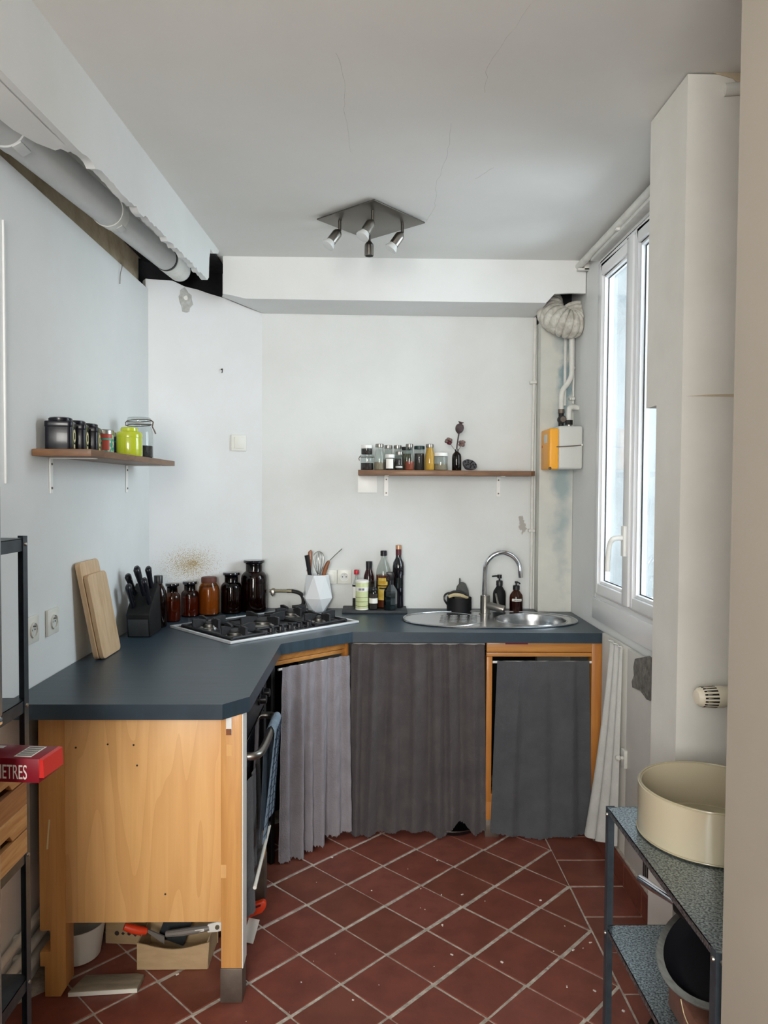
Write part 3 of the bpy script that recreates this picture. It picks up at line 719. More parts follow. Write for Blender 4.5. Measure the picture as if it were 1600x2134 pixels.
# ---- sink cabinet
sk = thing('sink_cabinet', 'orange wooden sink cabinet frame below the right end of the worktop', 'cabinet', (0.78, 3.4, 0))
MB().box(0.519, 0.985, 3.20, 3.24, 0.828, 0.872).build('top_rail', M['railwood'], sk, bev=0.002)
MB().box(0.519, 0.985, 3.206, 3.236, 0.806, 0.824).build('lower_rail', M['railwood'], sk, bev=0.002)
MB().box(0.60, 0.70, 3.1995, 3.2005, 0.862, 0.868).build('red_mark', M['red'], sk)
MB().box(0.519, 0.544, 3.20, 3.245, 0.16, 0.806).build('stile', M['orangewood'], sk, bev=0.002)
lg = MB().box(0.519, 0.58, 3.205, 3.265, 0.075, 0.195).build('leg', M['orangewood'], sk, bev=0.002)
MB().box(0.519, 0.582, 3.203, 3.267, 0.0, 0.078).build('foot', M['dulls'], lg, bev=0.002)
lg = MB().box(0.984, 1.033, 3.20, 3.26, 0.018, 0.872).build('leg', M['orangewood'], sk, bev=0.002)
MB().cyl((1.01, 3.23, 0), (1.01, 3.23, 0.018), 0.013, n=14).build('foot', M['chrome'], lg)
MB().box(0.95, 0.984, 3.212, 3.24, 0.16, 0.20).build('cross_rail', M['orangewood'], sk, bev=0.002)
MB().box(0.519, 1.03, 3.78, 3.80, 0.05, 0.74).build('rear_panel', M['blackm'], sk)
c3 = thing('curtain', 'slate grey linen curtain on a white rod below the sink bowl', 'curtain', (0.77, 3.2, 0.0))
def hem3(s): return 0.012 + (-0.004 if s > 0.35 else 0) + 0.012 * math.sin(8 * s + 1) * (0.5 if s > 0.4 else 1)
cloth_sheet('cloth', M['linens'], c3, (0.563, 3.196), (0.968, 3.196), 0.792, hem3, 3.4, 0.013, 180, 44, 37, 0.045, 0.6)
MB().cyl((0.546, 3.207, 0.782), (0.984, 3.207, 0.782), 0.0055, n=12).build('curtain_rod', M['white'], c3)

# ---- white cloth hanging under the window, right of the sink cabinet
wcl = thing('white_cloth', 'white cotton cloth hanging from the sill beside the sink cabinet', 'cloth', (1.0, 3.0, 0.1))
mb = MB(); vs = []; n, rows = 50, 34
rs = random.Random(4)
for j in range(rows + 1):
    t = j / rows
    for i in range(n + 1):
        s = i / n
        y0 = 2.99 + 0.17 * t ** 1.5; y1 = 2.842 + 0.03 * t
        y = y0 + (y1 - y0) * s
        zb = 0.03 + 0.10 * max(0, s - 0.1) + (0.05 * (0.15 - s) if s < 0.15 else 0)
        z = 0.925 + (zb - 0.925) * t
        x = 0.998 - 0.012 * (1 + math.sin(s * 16 + 0.7 * t)) * (0.4 + 0.6 * t) - 0.028 * t * (1 - s)
        vs.append((x, y, z))
mb.add(vs, [(j * (n + 1) + i, j * (n + 1) + i + 1, (j + 1) * (n + 1) + i + 1, (j + 1) * (n + 1) + i) for j in range(rows) for i in range(n)])
mb.build('cloth', M['cloth'], wcl, ang=3)
hmv = MB().tube([(0.994 - 0.012 * (1 + math.sin(s * 16)) * 0.4, 2.99 - 0.148 * s, 0.927) for s in [k / 20 for k in range(21)]], 0.004, 6)
hmv.build('hem', M['cloth'], wcl)

# ================================================================== SINK AND TAP
sn = thing('sink', 'oval stainless steel sink with drainer set into the worktop', 'sink', (0.58, 3.49, CT))
so = ell(0.578, 3.492, 0.414, 0.222, 72, 2.35)
top = plate_hole([(x - 0.58, y - 3.49) for x, y in so], [(x - 0.58, y - 3.49) for x, y in ell(BWC[0], BWC[1], 0.166, 0.156)], 0.0005, 0.0045, 'rim_plate', M['sink'], sn)
so2 = MB(); n = len(so); rimpts = [(x, y, CT + 0.0045) for x, y in so]
so2.tube(rimpts + [rimpts[0]], 0.0038, 8); so2.build('rolled_edge', M['sink'], sn)
bowl = [(1.0, 0.004), (0.985, -0.004), (0.965, -0.03), (0.93, -0.09), (0.85, -0.125), (0.6, -0.14), (0.2, -0.145), (0.02, -0.146)]
MB().rev([(r * 0.166, h) for r, h in bowl], (BWC[0], BWC[1], CT), n=56, cap=False, sy=0.156 / 0.166).build('bowl', M['sink'], sn, ang=1.2)
MB().rev([(0.002, -0.1445), (0.034, -0.1445), (0.036, -0.142), (0.03, -0.141), (0.002, -0.143)], (BWC[0], BWC[1], CT), n=24).build('drain', M['chrome'], sn)
MB().tube([(BWC[0] + 0.17 * math.cos(t), BWC[1] + 0.16 * math.sin(t), CT + 0.0045) for t in [2 * PI * k / 48 for k in range(49)]], 0.003, 6).build('bowl_edge', M['sink'], sn)
MB().tube([(0.36 + 0.19 * math.cos(t), 3.49 + 0.185 * math.sin(t), CT + 0.0045) for t in [0.35 + (2 * PI - 0.7) * k / 48 for k in range(49)]], 0.0022, 6).build('drainer_edge', M['sink'], sn)
for r_ in range(5):
    for c_ in range(4):
        x, y = 0.345 + c_ * 0.048 + 0.006 * r_, 3.41 + r_ * 0.042
        MB().rev([(0.016, 0), (0.012, 0.003), (0.004, 0.0045)], (x, y, CT + 0.0043), n=12, sx=1.25, sy=0.5).build('drainer_rib', M['sink'], sn)
tp = thing('kitchen_tap', 'chrome swan neck mixer tap standing behind the sink bowl', 'tap', (0.57, 3.66, CT + 0.0045))
fx, fy = 0.578, 3.635
MB().rev([(0.030, 0), (0.030, 0.003), (0.0235, 0.004), (0.0235, 0.092), (0.021, 0.094)], (fx, fy, CT + 0.0045), n=28).build('base', M['satin'], tp)
sp = [(fx - 0.004, fy, CT + 0.09), (fx - 0.004, fy, 1.06), (fx - 0.002, fy, 1.13)]
for k in range(1, 14):
    a = PI - k * PI / 14 * 1.08; sp.append((fx + 0.083 + 0.085 * math.cos(a), fy - 0.002 * k, 1.142 + 0.088 * math.sin(a)))
sp.append((sp[-1][0] + 0.004, sp[-1][1], 1.108))
MB().tube(sp, 0.0118, 16, 3).build('spout', M['chrome'], tp)
lv = MB().cyl((fx + 0.01, fy - 0.008, 0.968), (fx + 0.088, fy - 0.05, 0.952), 0.0195, n=22).build('lever_housing', M['satin'], tp, bev=0.002)
MB().tube([(fx + 0.062, fy - 0.035, 0.965), (fx + 0.054, fy - 0.038, 0.995), (fx + 0.046, fy - 0.042, 1.03)], [0.006, 0.005, 0.0045], 10).build('lever', M['satin'], lv)

# ================================================================== HOB
ho = Vector((-0.552, 2.924, 0)); hu = Vector((0.506, 0.481, 0)).normalized(); hv = Vector((-hu.y, hu.x, 0))
def H(u, v, z=0.0): p = ho + hu * u + hv * v; return Vector((p.x, p.y, CT + z))
hb = thing('gas_hob', 'black and steel five burner gas hob set diagonally in the worktop', 'hob', tuple(H(0.35, 0.245, 0)))
def hquad(u0, u1, v0, v1, z0, z1, mb=None):
    mb = mb or MB(); return mb.slab([H(u0, v0, z0), H(u1, v0, z0), H(u1, v1, z0), H(u0, v1, z0)], (0, 0, z1 - z0))
hquad(0.012, 0.686, 0.012, 0.478, 0.001, 0.007).build('plate', M['hob'], hb, bev=0.002)
ed = MB(); hquad(0, 0.698, 0, 0.014, 0.0005, 0.010, ed); hquad(0, 0.698, 0.476, 0.49, 0.0005, 0.010, ed); hquad(0, 0.014, 0.014, 0.476, 0.0005, 0.010, ed); hquad(0.684, 0.698, 0.014, 0.476, 0.0005, 0.010, ed)
ed.build('steel_edge', M['edge'], hb, bev=0.0015)
burn = [(0.10, 0.115, 0.042), (0.115, 0.345, 0.034), (0.335, 0.25, 0.058), (0.565, 0.345, 0.042), (0.560, 0.125, 0.03)]
for u, v, r in burn:
    c = H(u, v, 0.007)
    b = MB().rev([(r * 1.25, 0), (r * 1.2, 0.003), (r, 0.006), (r, 0.016), (r * 0.92, 0.018)], c, n=30).build('burner', M['steel'], hb)
    MB().rev([(r * 0.86, 0.018), (r * 0.9, 0.020), (r * 0.86, 0.025), (r * 0.2, 0.027)], c, n=28).build('burner_cap', M['iron'], b)
def grate(us, vs, legs, bars):
    mb = MB(); u0, u1 = us; v0, v1 = vs; zt = 0.044
    # low loop resting near the plate
    ring = [H(u0, v0, 0.014), H(u1, v0, 0.014), H(u1, v1, 0.014), H(u0, v1, 0.014), H(u0, v0, 0.014)]
    mb.tube(ring, 0.0065, 8)
    for (u, v) in ((u0, v0), (u1, v0), (u1, v1), (u0, v1)):
        mb.cyl(H(u, v, 0.007), H(u, v, 0.016), 0.007, n=10)
    # finger plates: tall thin bars from the loop towards the burners
    for (a, b_) in bars:
        pa, pb = H(a[0], a[1], 0), H(b_[0], b_[1], 0); d = (pb - pa).normalized(); s = Vector((-d.y, d.x, 0)) * 0.0055
        q = [pa + Vector((0, 0, 0.010)), pa + Vector((0, 0, zt + 0.006)), pa + (pb - pa) * 0.35 + Vector((0, 0, zt + 0.008)), pb + Vector((0, 0, zt)), pb + Vector((0, 0, zt - 0.012)), pa + (pb - pa) * 0.5 + Vector((0, 0, 0.016))]
        mb.slab([p - s for p in q], s * 2)
    return mb
bars1 = []
for (u, v, r) in burn[:2]:
    bars1 += [((0.03, v), (u - r * 0.6, v)), ((0.195, v), (u + r * 0.6, v)), ((u, v - 0.08), (u, v - r * 0.6)), ((u, v + 0.08), (u, v + r * 0.6))]
grate((0.03, 0.195), (0.035, 0.43), None, bars1).build('grate', M['iron'], hb, bev=0.001, seg=1)
u, v, r = burn[2]
bars2 = [((0.215, v), (u - r * 0.6, v)), ((0.455, v), (u + r * 0.6, v)), ((u, v - 0.12), (u, v - r * 0.6)), ((u, v + 0.13), (u, v + r * 0.6))]
grate((0.215, 0.455), (0.13, 0.40), None, bars2).build('grate', M['iron'], hb, bev=0.001, seg=1)
bars3 = []
for (u, v, r) in burn[3:]:
    bars3 += [((0.475, v), (u - r * 0.6, v)), ((0.655, v), (u + r * 0.6, v)), ((u, v - 0.08), (u, v - r * 0.6)), ((u, v + 0.08), (u, v + r * 0.6))]
grate((0.475, 0.655), (0.045, 0.43), None, bars3).build('grate', M['iron'], hb, bev=0.001, seg=1)
for k in range(5):
    c = H(0.235 + k * 0.053, 0.052 + 0.003 * k, 0.007)
    kn = MB().rev([(0.0185, 0), (0.0185, 0.004), (0.0155, 0.006), (0.0145, 0.022), (0.012, 0.024)], c, n=20).build('knob', M['black'], hb)
    MB().obox(c + Vector((0, 0, 0.026)), (0.004, 0.024, 0.006), rotm(0, 0, 0.6 + 0.2 * k)).build('knob_grip', M['black'], kn, bev=0.001)

# ================================================================== BOTTLES AND JARS ON THE WORKTOP
def lathe_thing(name, label, cat, loc, parts, group=None):
    """parts: (name, profile, material, n)"""
    t = thing(name, label, cat, loc, 0, group)
    for p in parts:
        MB().rev(p[1], loc, n=p[3] if len(p) > 3 else 30, cap=p[4] if len(p) > 4 else True).build(p[0], p[2], t)
    return t
def apoth(label, x, y, r, h, g, fill=0.0, fm=None):
    hb_ = h - 0.022
    body = [(r * 0.9, 0), (r, 0.006), (r, hb_ * 0.70), (r * 0.96, hb_ * 0.76), (r * 0.82, hb_ * 0.815), (r * 0.66, hb_ * 0.845), (r * 0.64, hb_ * 0.86), (r * 0.64, hb_ * 0.985), (r * 0.68, hb_)]
    stop = [(r * 0.60, hb_ * 0.86), (r * 0.62, hb_ + 0.001), (r * 0.66, hb_ + 0.004), (r * 0.80, hb_ + 0.007), (r * 0.82, hb_ + 0.010), (r * 0.82, hb_ + 0.017), (r * 0.78, hb_ + 0.020), (r * 0.3, hb_ + 0.022)]
    parts = [('body', body, g), ('stopper', stop, M['bottled'])]
    if fill: parts.append(('contents', [(r * 0.86, 0.004), (r * 0.93, 0.012), (r * 0.93, hb_ * fill)], fm))
    return lathe_thing('apothecary_jar', label, 'jar', (x, y, CT), parts, 'amber apothecary jars along the angled wall')
apoth('small brown glass jar with flat stopper, next to the round shouldered screw cap bottle', -0.921, 3.44, 0.038, 0.180, G['amber'], 0.62, M['brownfill'])
apoth('second small brown glass jar with flat stopper, just left of the orange jar', -0.872, 3.575, 0.042, 0.172, G['amber'], 0.62, M['brownfill'])
apoth('dark brown glass jar with flat stopper, between the orange jar and the tallest jar', -0.690, 3.675, 0.051, 0.205, G['amberd'], 0.6, M['darkfill'])
apoth('largest and tallest dark brown stoppered glass jar beside the gas tap', -0.585, 3.731, 0.065, 0.262, G['amberd'], 0.6, M['darkfill'])
lathe_thing('screw_jar', 'orange brown glass jar with dark screw lid, the lightest of the amber row', 'jar', (-0.788, 3.615, CT),
            [('body', [(0.042, 0), (0.049, 0.006), (0.05, 0.12), (0.046, 0.142), (0.034, 0.160), (0.032, 0.178)], G['amberl']),
             ('contents', [(0.04, 0.004), (0.0465, 0.01), (0.0475, 0.118), (0.04, 0.140)], M['amberlight']),
             ('lid', [(0.0365, 0.160), (0.037, 0.164), (0.037, 0.184), (0.035, 0.187)], M['darkfill'])])
lathe_thing('round_bottle', 'dark brown round shouldered bottle with black screw cap behind the knife block', 'bottle', (-0.944, 3.295, CT),
            [('body', [(0.033, 0), (0.0365, 0.006), (0.037, 0.135), (0.034, 0.160), (0.022, 0.186), (0.016, 0.194), (0.016, 0.205)], G['amberd']),
             ('contents', [(0.03, 0.004), (0.034, 0.01), (0.034, 0.13), (0.02, 0.165)], M['winered']),
             ('cap', [(0.0195, 0.195), (0.0195, 0.228), (0.018, 0.231)], M['black'])])

# cutting boards leaning on the left wall
def leaning(name, label, y0, y1, xb, xt, h, th, m, slant=0.0, zb=CT, rad=0.02):
    t = thing(name, label, 'cutting board', ((xb + 0.02), (y0 + y1) / 2, zb))
    # rounded outline in (y, s), s along the board
    pts = []
    for cy, cs, a0 in ((y1 - rad, h - rad, 0), (y0 + rad, h - rad, PI / 2), (y0 + rad, rad, PI), (y1 - rad, rad, 1.5 * PI)):
        for k in range(6):
            a = a0 + k * PI / 10; pts.append((cy + rad * math.cos(a), cs + rad * math.sin(a)))
    ang = math.asin((xb - xt) / h); ca_, sa_ = math.cos(ang), math.sin(ang)
    P3 = [(xb - s * sa_, y - slant * s, zb + s * ca_) for y, s in pts]
    MB().slab([(p[0], p[1], p[2]) for p in P3], (th * ca_, 0, th * sa_)).build('board', m, t, bev=0.003)
    return t
b1 = leaning('cutting_board', 'large pale oak cutting board leaning against the left wall, behind the smaller one', 2.645, 2.83, -0.990, -1.041, 0.358, 0.018, M['board'], 0.12)
b2 = leaning('cutting_board', 'smaller pale oak cutting board leaning on the larger board', 2.65, 2.835, -0.9705, -1.0145, 0.312, 0.016, M['board'], 0.12)

# knife block and knives
kb = thing('knife_block', 'black knife block holding five knives at the left wall', 'knife block', (-0.955, 3.14, CT))
pr = [(3.062, CT), (3.044, 1.015), (3.070, 1.045), (3.175, 1.130), (3.20, 1.115), (3.225, CT)]
MB().slab([(-1.006, y, z) for y, z in pr], (0.096, 0, 0)).build('body', M['blackm'], kb, bev=0.004)
MB().slab([(-0.999, 3.0605, CT + 0.004), (-0.999, 3.047, 0.995), (-0.917, 3.047, 0.995), (-0.917, 3.0605, CT + 0.004)], (0, -0.002, 0)).build('front_panel', M['slate'], kb, bev=0.0008)
kn = [('front left of the knife block, low and thick handled', (-0.985, 3.075, 1.043), 0.105, 0.0145, -0.10),
      ('left rear of the knife block, leaning furthest left', (-0.994, 3.130, 1.085), 0.100, 0.0145, -0.25),
      ('middle of the knife block, the one standing tallest', (-0.955, 3.130, 1.085), 0.135, 0.0155, -0.16),
      ('back right of the knife block, behind the upright one', (-0.935, 3.165, 1.112), 0.098, 0.0145, -0.06),
      ('front right of the knife block with upright handle', (-0.922, 3.090, 1.055), 0.118, 0.0145, -0.10)]
for lab, p, L, r, lx in kn:
    k = thing('kitchen_knife', 'black handled knife at the ' + lab, 'knife', p, 0, 'knives in the knife block')
    d = Vector((lx, -0.42, 1)).normalized(); p = Vector(p)
    a = Vector((1, 0, 0)); b = d.cross(a).normalized(); a = b.cross(d)
    mb = MB(); vs = []; fs = []; n = 12
    prof = [(0.0, 0.8), (0.12, 0.9), (0.3, 0.85), (0.6, 1.0), (0.8, 1.15), (0.92, 1.2), (1.0, 0.75)]
    for q, s in prof:
        for i in range(n):
            t = 2 * PI * i / n; vs.append(p + d * L * q + b * (0.25 * r * q * q) + a * math.cos(t) * r * 0.75 * s + b * math.sin(t) * r * 1.15 * s)
    for j in range(len(prof) - 1):
        for i in range(n): fs.append((j * n + i, j * n + (i + 1) % n, (j + 1) * n + (i + 1) % n, (j + 1) * n + i))
    fs.append(tuple(range(n - 1, -1, -1))); fs.append(tuple((len(prof) - 1) * n + i for i in range(n)))
    mb.add(vs, fs).build('handle', M['tin'], k, ang=1.2)
    rv = MB()
    for q in (0.25, 0.5, 0.75):
        c = p + d * L * q; rv.cyl(c + a * r * 0.70, c + a * r * 0.83, 0.0025, n=8)
    rv.build('rivets', M['satin'], k)

# faceted vase with utensils
VX, VY = -0.264, 3.742
vz = thing('utensil_vase', 'white faceted ceramic vase holding kitchen utensils on the worktop', 'vase', (VX, VY, CT))
mb = MB(); vs = []; fs = []
for r, z, off in ((0.043, 0.0, 0.0), (0.079, 0.070, 0.5), (0.058, 0.186, 0.0), (0.053, 0.186, 0.0), (0.070, 0.075, 0.5), (0.036, 0.010, 0.0)):
    for i in range(6):
        t = 2 * PI * (i + off) / 6 + 0.25; vs.append((VX + r * math.cos(t), VY + r * math.sin(t), CT + z))
def ringtri(a, b, shift):
    for i in range(6):
        j = (i + 1) % 6
        if shift: fs.append((a + i, a + j, b + i)); fs.append((b + i, a + j, b + j))
        else: fs.append((a + i, b + j, b + i)); fs.append((a + i, a + j, b + j))
ringtri(0, 6, True); ringtri(6, 12, False)
for i in range(6): fs.append((12 + i, 12 + (i + 1) % 6, 18 + (i + 1) % 6, 18 + i))
ringtri(18, 24, True); ringtri(24, 30, False)
fs.append(tuple(range(5, -1, -1))); fs.append(tuple(range(30, 36)))
mb.add(vs, fs).build('body', M['ceramic'], vz, smooth=False)
def ut(name, label, cat): return thing(name, label, cat, (VX, VY, CT + 0.02), 0, 'utensils in the white vase')
u1 = ut('spatula', 'black spatula handle at the left rim of the white vase', 'spatula')
MB().tube([(VX + 0.0, VY, CT + 0.03), (VX - 0.040, VY - 0.005, CT + 0.19), (VX - 0.055, VY - 0.006, CT + 0.285)], [0.006, 0.010, 0.012], 10).build('handle', M['black'], u1)
u2 = ut('wooden_spatula', 'flat wooden spatula behind the black handle in the white vase', 'spatula')
MB().slab([(VX - 0.058, VY + 0.018, CT + 0.21), (VX - 0.034, VY + 0.018, CT + 0.20), (VX - 0.022, VY + 0.018, CT + 0.06), (VX - 0.030, VY + 0.018, CT + 0.06)][::-1] , (0, 0.006, 0)).build('handle', M['board'], u2, bev=0.002)
MB().slab([(VX - 0.058, VY + 0.018, CT + 0.20), (VX - 0.034, VY + 0.018, CT + 0.20), (VX - 0.028, VY + 0.018, CT + 0.30), (VX - 0.036, VY + 0.018, CT + 0.312), (VX - 0.05, VY + 0.018, CT + 0.300)], (0, 0.006, 0)).build('blade', M['brownhandle'], u2, bev=0.002)
u3 = ut('whisk', 'steel balloon whisk in the middle of the white vase', 'whisk')
MB().cyl((VX + 0.008, VY, CT + 0.05), (VX + 0.006, VY, CT + 0.19), 0.006, n=10).build('handle', M['steel'], u3)
for k in range(6):
    a = PI * k / 6; P = []
    for i in range(17):
        t = i / 16 * PI; rr_ = 0.030 * math.sin(t) ** 0.8 * (1 if i else 0)
        s_ = -1 if i > 8 else 1
    loop = []
    for i in range(21):
        t = 2 * PI * i / 20 - PI / 2
        loop.append((VX + 0.006 + math.cos(a) * 0.038 * math.cos(t) * (0.72 + 0.28 * math.sin(t)), VY + math.sin(a) * 0.038 * math.cos(t) * (0.72 + 0.28 * math.sin(t)), CT + 0.245 + 0.06 * math.sin(t)))
    MB().tube(loop, 0.0012, 6).build('wire', M['steel'], u3)
u4 = ut('sharpening_steel', 'thin steel skewer with a brown wooden handle leaning right in the white vase', 'skewer')
d4 = Vector((0.50, 0.0, 0.62)).normalized(); s4 = Vector((VX + 0.018, VY, CT + 0.13))
MB().tube([s4, s4 + Vector((0.012, 0, 0.05)), s4 + Vector((0.022, 0, 0.085)), s4 + Vector((0.034, 0, 0.115)), s4 + Vector((0.040, 0, 0.126))], [0.007, 0.010, 0.012, 0.010, 0.006], 12).build('handle', M['brownhandle'], u4)
p4 = s4 + Vector((0.038, 0, 0.122)); MB().tube([p4, p4 + Vector((0.035, 0, 0.035)), p4 + Vector((0.068, 0, 0.066))], 0.0022, 8).build('rod', M['steel'], u4)

# gas tap and hose on the back wall
gv = thing('gas_tap', 'small brass gas tap with black hose on the back wall beside the tallest jar', 'gas tap', (-0.48, 3.82, 1.01))
MB().cyl((-0.50, 3.828, 1.012), (-0.50, 3.79, 1.012), 0.011, n=14).cyl((-0.515, 3.79, 1.012), (-0.425, 3.79, 1.012), 0.008, n=14).build('body', M['brass'], gv)
MB().slab([(-0.508, 3.772, 1.02), (-0.488, 3.772, 1.018), (-0.486, 3.772, 0.998), (-0.497, 3.772, 0.985), (-0.507, 3.772, 0.995)], (0, 0.008, 0)).build('lever', M['satin'], gv, bev=0.002)
MB().cyl((-0.425, 3.79, 1.012), (-0.40, 3.79, 1.012), 0.010, n=14).build('collar', M['brass'], gv)
MB().tube([(-0.40, 3.79, 1.012), (-0.375, 3.795, 1.006), (-0.352, 3.803, 0.992), (-0.342, 3.808, 0.965), (-0.345, 3.810, 0.938), (-0.365, 3.81, 0.929), (-0.40, 3.805, 0.926)], 0.010, 12, 5).build('hose', M['hose'], gv)

# sockets
def socket(label, c, n, up=(0, 0, 1), s=0.078, kind='socket'):
    """c on the wall surface, n = outward normal"""
    n = Vector(n).normalized(); z = Vector(up); x = z.cross(n).normalized()
    t = thing('wall_socket' if kind == 'socket' else 'wall_switch', label, kind, c, 0, None)
    c = Vector(c)
    R = Matrix((x, z, n)).transposed()
    MB().obox(c + n * 0.005, (s, s, 0.010), R).build('plate', M['socket'], t, bev=0.003)
    if kind == 'socket':
        MB().rev([(0.024, 0), (0.024, 0.006), (0.0205, 0.006), (0.0205, 0.0)], c + n * 0.0095, n, 28, False).build('ring', M['socket'], t)
        MB().rev([(0.0205, 0), (0.0204, 0.0006)], c + n * 0.0098, n, 28).build('recess', M['metergrey'], t)
        h = MB()
        for dx in (-0.0095, 0.0095): h.rev([(0.0032, 0), (0.0030, 0.0005)], c + n * 0.0105 + x * dx, n, 10)
        h.build('contact_hole', M['hole'], t)
        MB().cyl(c + n * 0.0102 + z * 0.011, c + n * 0.018 + z * 0.011, 0.0024, n=10).build('earth_pin', M['satin'], t)
    else:
        MB().obox(c + n * 0.011, (s * 0.62, s * 0.70, 0.006), R @ rotm(0.05, 0, 0)).build('rocker', M['socket'], t, bev=0.002)
    return t
socket('white round socket on the left wall, nearer the cutting boards', (XL, 2.432, 1.098), (1, 0, 0), s=0.085)
socket('white round socket on the left wall, half hidden by the grey rack', (XL, 2.285, 1.098), (1, 0, 0), s=0.085)
socket('white socket on the back wall between the vase and the bottles', (-0.130, YB - 0.001, 1.083), (0, -1, 0), s=0.074)
socket('small white switch on the back wall, partly behind the vase', (-0.205, YB - 0.001, 1.083), (0, -1, 0), s=0.074, kind='switch')
na = -nv.normalized(); cs = Vector(onA(0.775, 1.772)) + na * 0.001
socket('square white light switch on the angled wall', tuple(cs), tuple(na), s=0.082, kind='switch')

# slate tray with bottles
MBt = MB().box(-0.135, 0.192, 3.652, 3.818, CT + 0.0005, CT + 0.015).build('slate_tray', M['slate'], None, bev=0.003, origin=(0.03, 3.735, CT)); put(MBt, 'dark slate slab under the oil and vinegar bottles', 'tray')
TZ = CT + 0.0155
def tb(name, label, x, y, parts, cat='bottle'):
    return lathe_thing(name, label, cat, (x, y, TZ), parts)
tb('soy_bottle', 'slim clear bottle with red cap at the left end of the slate slab', -0.066, 3.762,
   [('body', [(0.019, 0), (0.021, 0.004), (0.021, 0.105), (0.016, 0.128), (0.0085, 0.15), (0.008, 0.172)], G['clear']),
    ('contents', [(0.017, 0.003), (0.0185, 0.006), (0.0185, 0.045)], M['spice_d']), ('label', [(0.0213, 0.05), (0.0213, 0.12)], M['label'], 30, False),
    ('label_band', [(0.0215, 0.108), (0.0215, 0.118)], M['black'], 30, False),
    ('cap', [(0.012, 0.170), (0.0125, 0.173), (0.0125, 0.190), (0.011, 0.193)], M['redcap'])])
s = tb('salt_canister', 'pale green round salt canister with white lid at front of slate slab', -0.036, 3.705,
   [('body', [(0.0325, 0), (0.033, 0.003), (0.033, 0.136), (0.032, 0.138)], M['salt']), ('base_rim', [(0.0337, 0.0), (0.0337, 0.006)], M['label'], 30, False),
    ('label_band', [(0.0334, 0.094), (0.0334, 0.114)], M['label'], 32, False), ('lid', [(0.0335, 0.136), (0.034, 0.145), (0.031, 0.148), (0.008, 0.149)], M['label'])], 'canister')
for k in range(6):
    MB().rev([(0.0336, 0), (0.0336, 0.002)], (-0.036, 3.705, TZ + 0.018 + k * 0.011), n=32, cap=False).build('print_line', M['spice_g'], s) if k % 2 == 0 else None
for k in range(4): MB().obox((-0.050 + k * 0.0075, 3.705 - 0.0325, TZ + 0.104), (0.005, 0.002, 0.011), Matrix.Identity(3)).build('print_letter', M['navy'], s)
tb('syrup_bottle', 'brown pinkish bottle with black cap behind the salt canister', -0.002, 3.775,
   [('body', [(0.027, 0), (0.029, 0.005), (0.029, 0.125), (0.026, 0.160), (0.019, 0.185), (0.015, 0.195), (0.015, 0.205)], G['pink']),
    ('contents', [(0.025, 0.004), (0.0265, 0.008), (0.0265, 0.13)], M['winered']), ('cap', [(0.0155, 0.196), (0.0165, 0.234), (0.015, 0.236)], M['black'])])
p = tb('pepper_grinder', 'clear pepper grinder with grey cap and white label band', 0.022, 3.700,
   [('body', [(0.0205, 0), (0.022, 0.004), (0.022, 0.088), (0.02, 0.094)], G['clear']), ('contents', [(0.018, 0.003), (0.0195, 0.006), (0.0195, 0.075)], M['spice_d']),
    ('collar', [(0.0215, 0.094), (0.0225, 0.096), (0.0225, 0.106), (0.0215, 0.108)], M['black']), ('cap', [(0.022, 0.108), (0.0225, 0.112), (0.0225, 0.145), (0.019, 0.149)], G['clear']),
    ('label', [(0.0223, 0.032), (0.0223, 0.058)], M['label'], 30, False), ('upper_label', [(0.0222, 0.060), (0.0222, 0.082)], M['spice_d'], 30, False)], 'grinder')
oil = tb('oil_bottle', 'tall clear oil bottle with black cap and yellow label', 0.073, 3.765,
   [('body', [(0.036, 0), (0.0385, 0.006), (0.0385, 0.17), (0.036, 0.195), (0.024, 0.228), (0.0145, 0.248), (0.0135, 0.272)], G['clear']),
    ('contents', [(0.034, 0.004), (0.0365, 0.008), (0.0365, 0.168)], M['oil']), ('cap', [(0.0165, 0.266), (0.0165, 0.290), (0.015, 0.292)], M['black'])])
def curved_label(parent, name, c, r, a0, a1, z0, z1, m, n=10):
    vs = []; 
    for k in range(n + 1):
        a = a0 + (a1 - a0) * k / n
        for z in (z0, z1): vs.append((c[0] + r * math.cos(a), c[1] + r * math.sin(a), z))
    return MB().add(vs, [(2 * k, 2 * k + 2, 2 * k + 3, 2 * k + 1) for k in range(n)]).build(name, m, parent)
for z0, z1, mm in ((0.118, 0.155, M['oilabel']), (0.042, 0.112, M['oilabel'])):
    curved_label(oil, 'label', (0.073, 3.765), 0.0389, 1.5 * PI - 0.75, 1.5 * PI + 0.55, TZ + z0, TZ + z1, mm)
curved_label(oil, 'label_print', (0.073, 3.765), 0.0392, 1.5 * PI - 0.6, 1.5 * PI + 0.3, TZ + 0.126, TZ + 0.140, M['spice_y'])
curved_label(oil, 'label_print', (0.073, 3.765), 0.0392, 1.5 * PI - 0.6, 1.5 * PI + 0.3, TZ + 0.098, TZ + 0.107, M['spice_d'])
vn = tb('vinegar_bottle', 'tallest bottle of the slate slab, black glass with copper coloured cap', 0.150, 3.770,
   [('body', [(0.026, 0), (0.0285, 0.006), (0.0285, 0.165), (0.0305, 0.168), (0.0305, 0.21), (0.027, 0.232), (0.016, 0.252), (0.0145, 0.262), (0.0145, 0.295)], M['bottled']),
    ('foil', [(0.0148, 0.270), (0.0150, 0.302)], M['winered']), ('cap', [(0.0155, 0.300), (0.0155, 0.319), (0.014, 0.321)], M['copper'])])
curved_label(vn, 'label', (0.150, 3.770), 0.0288, 1.5 * PI - 0.5, 1.5 * PI + 0.5, TZ + 0.10, TZ + 0.155, M['greenb'])
spx, spy = 0.108, 3.692
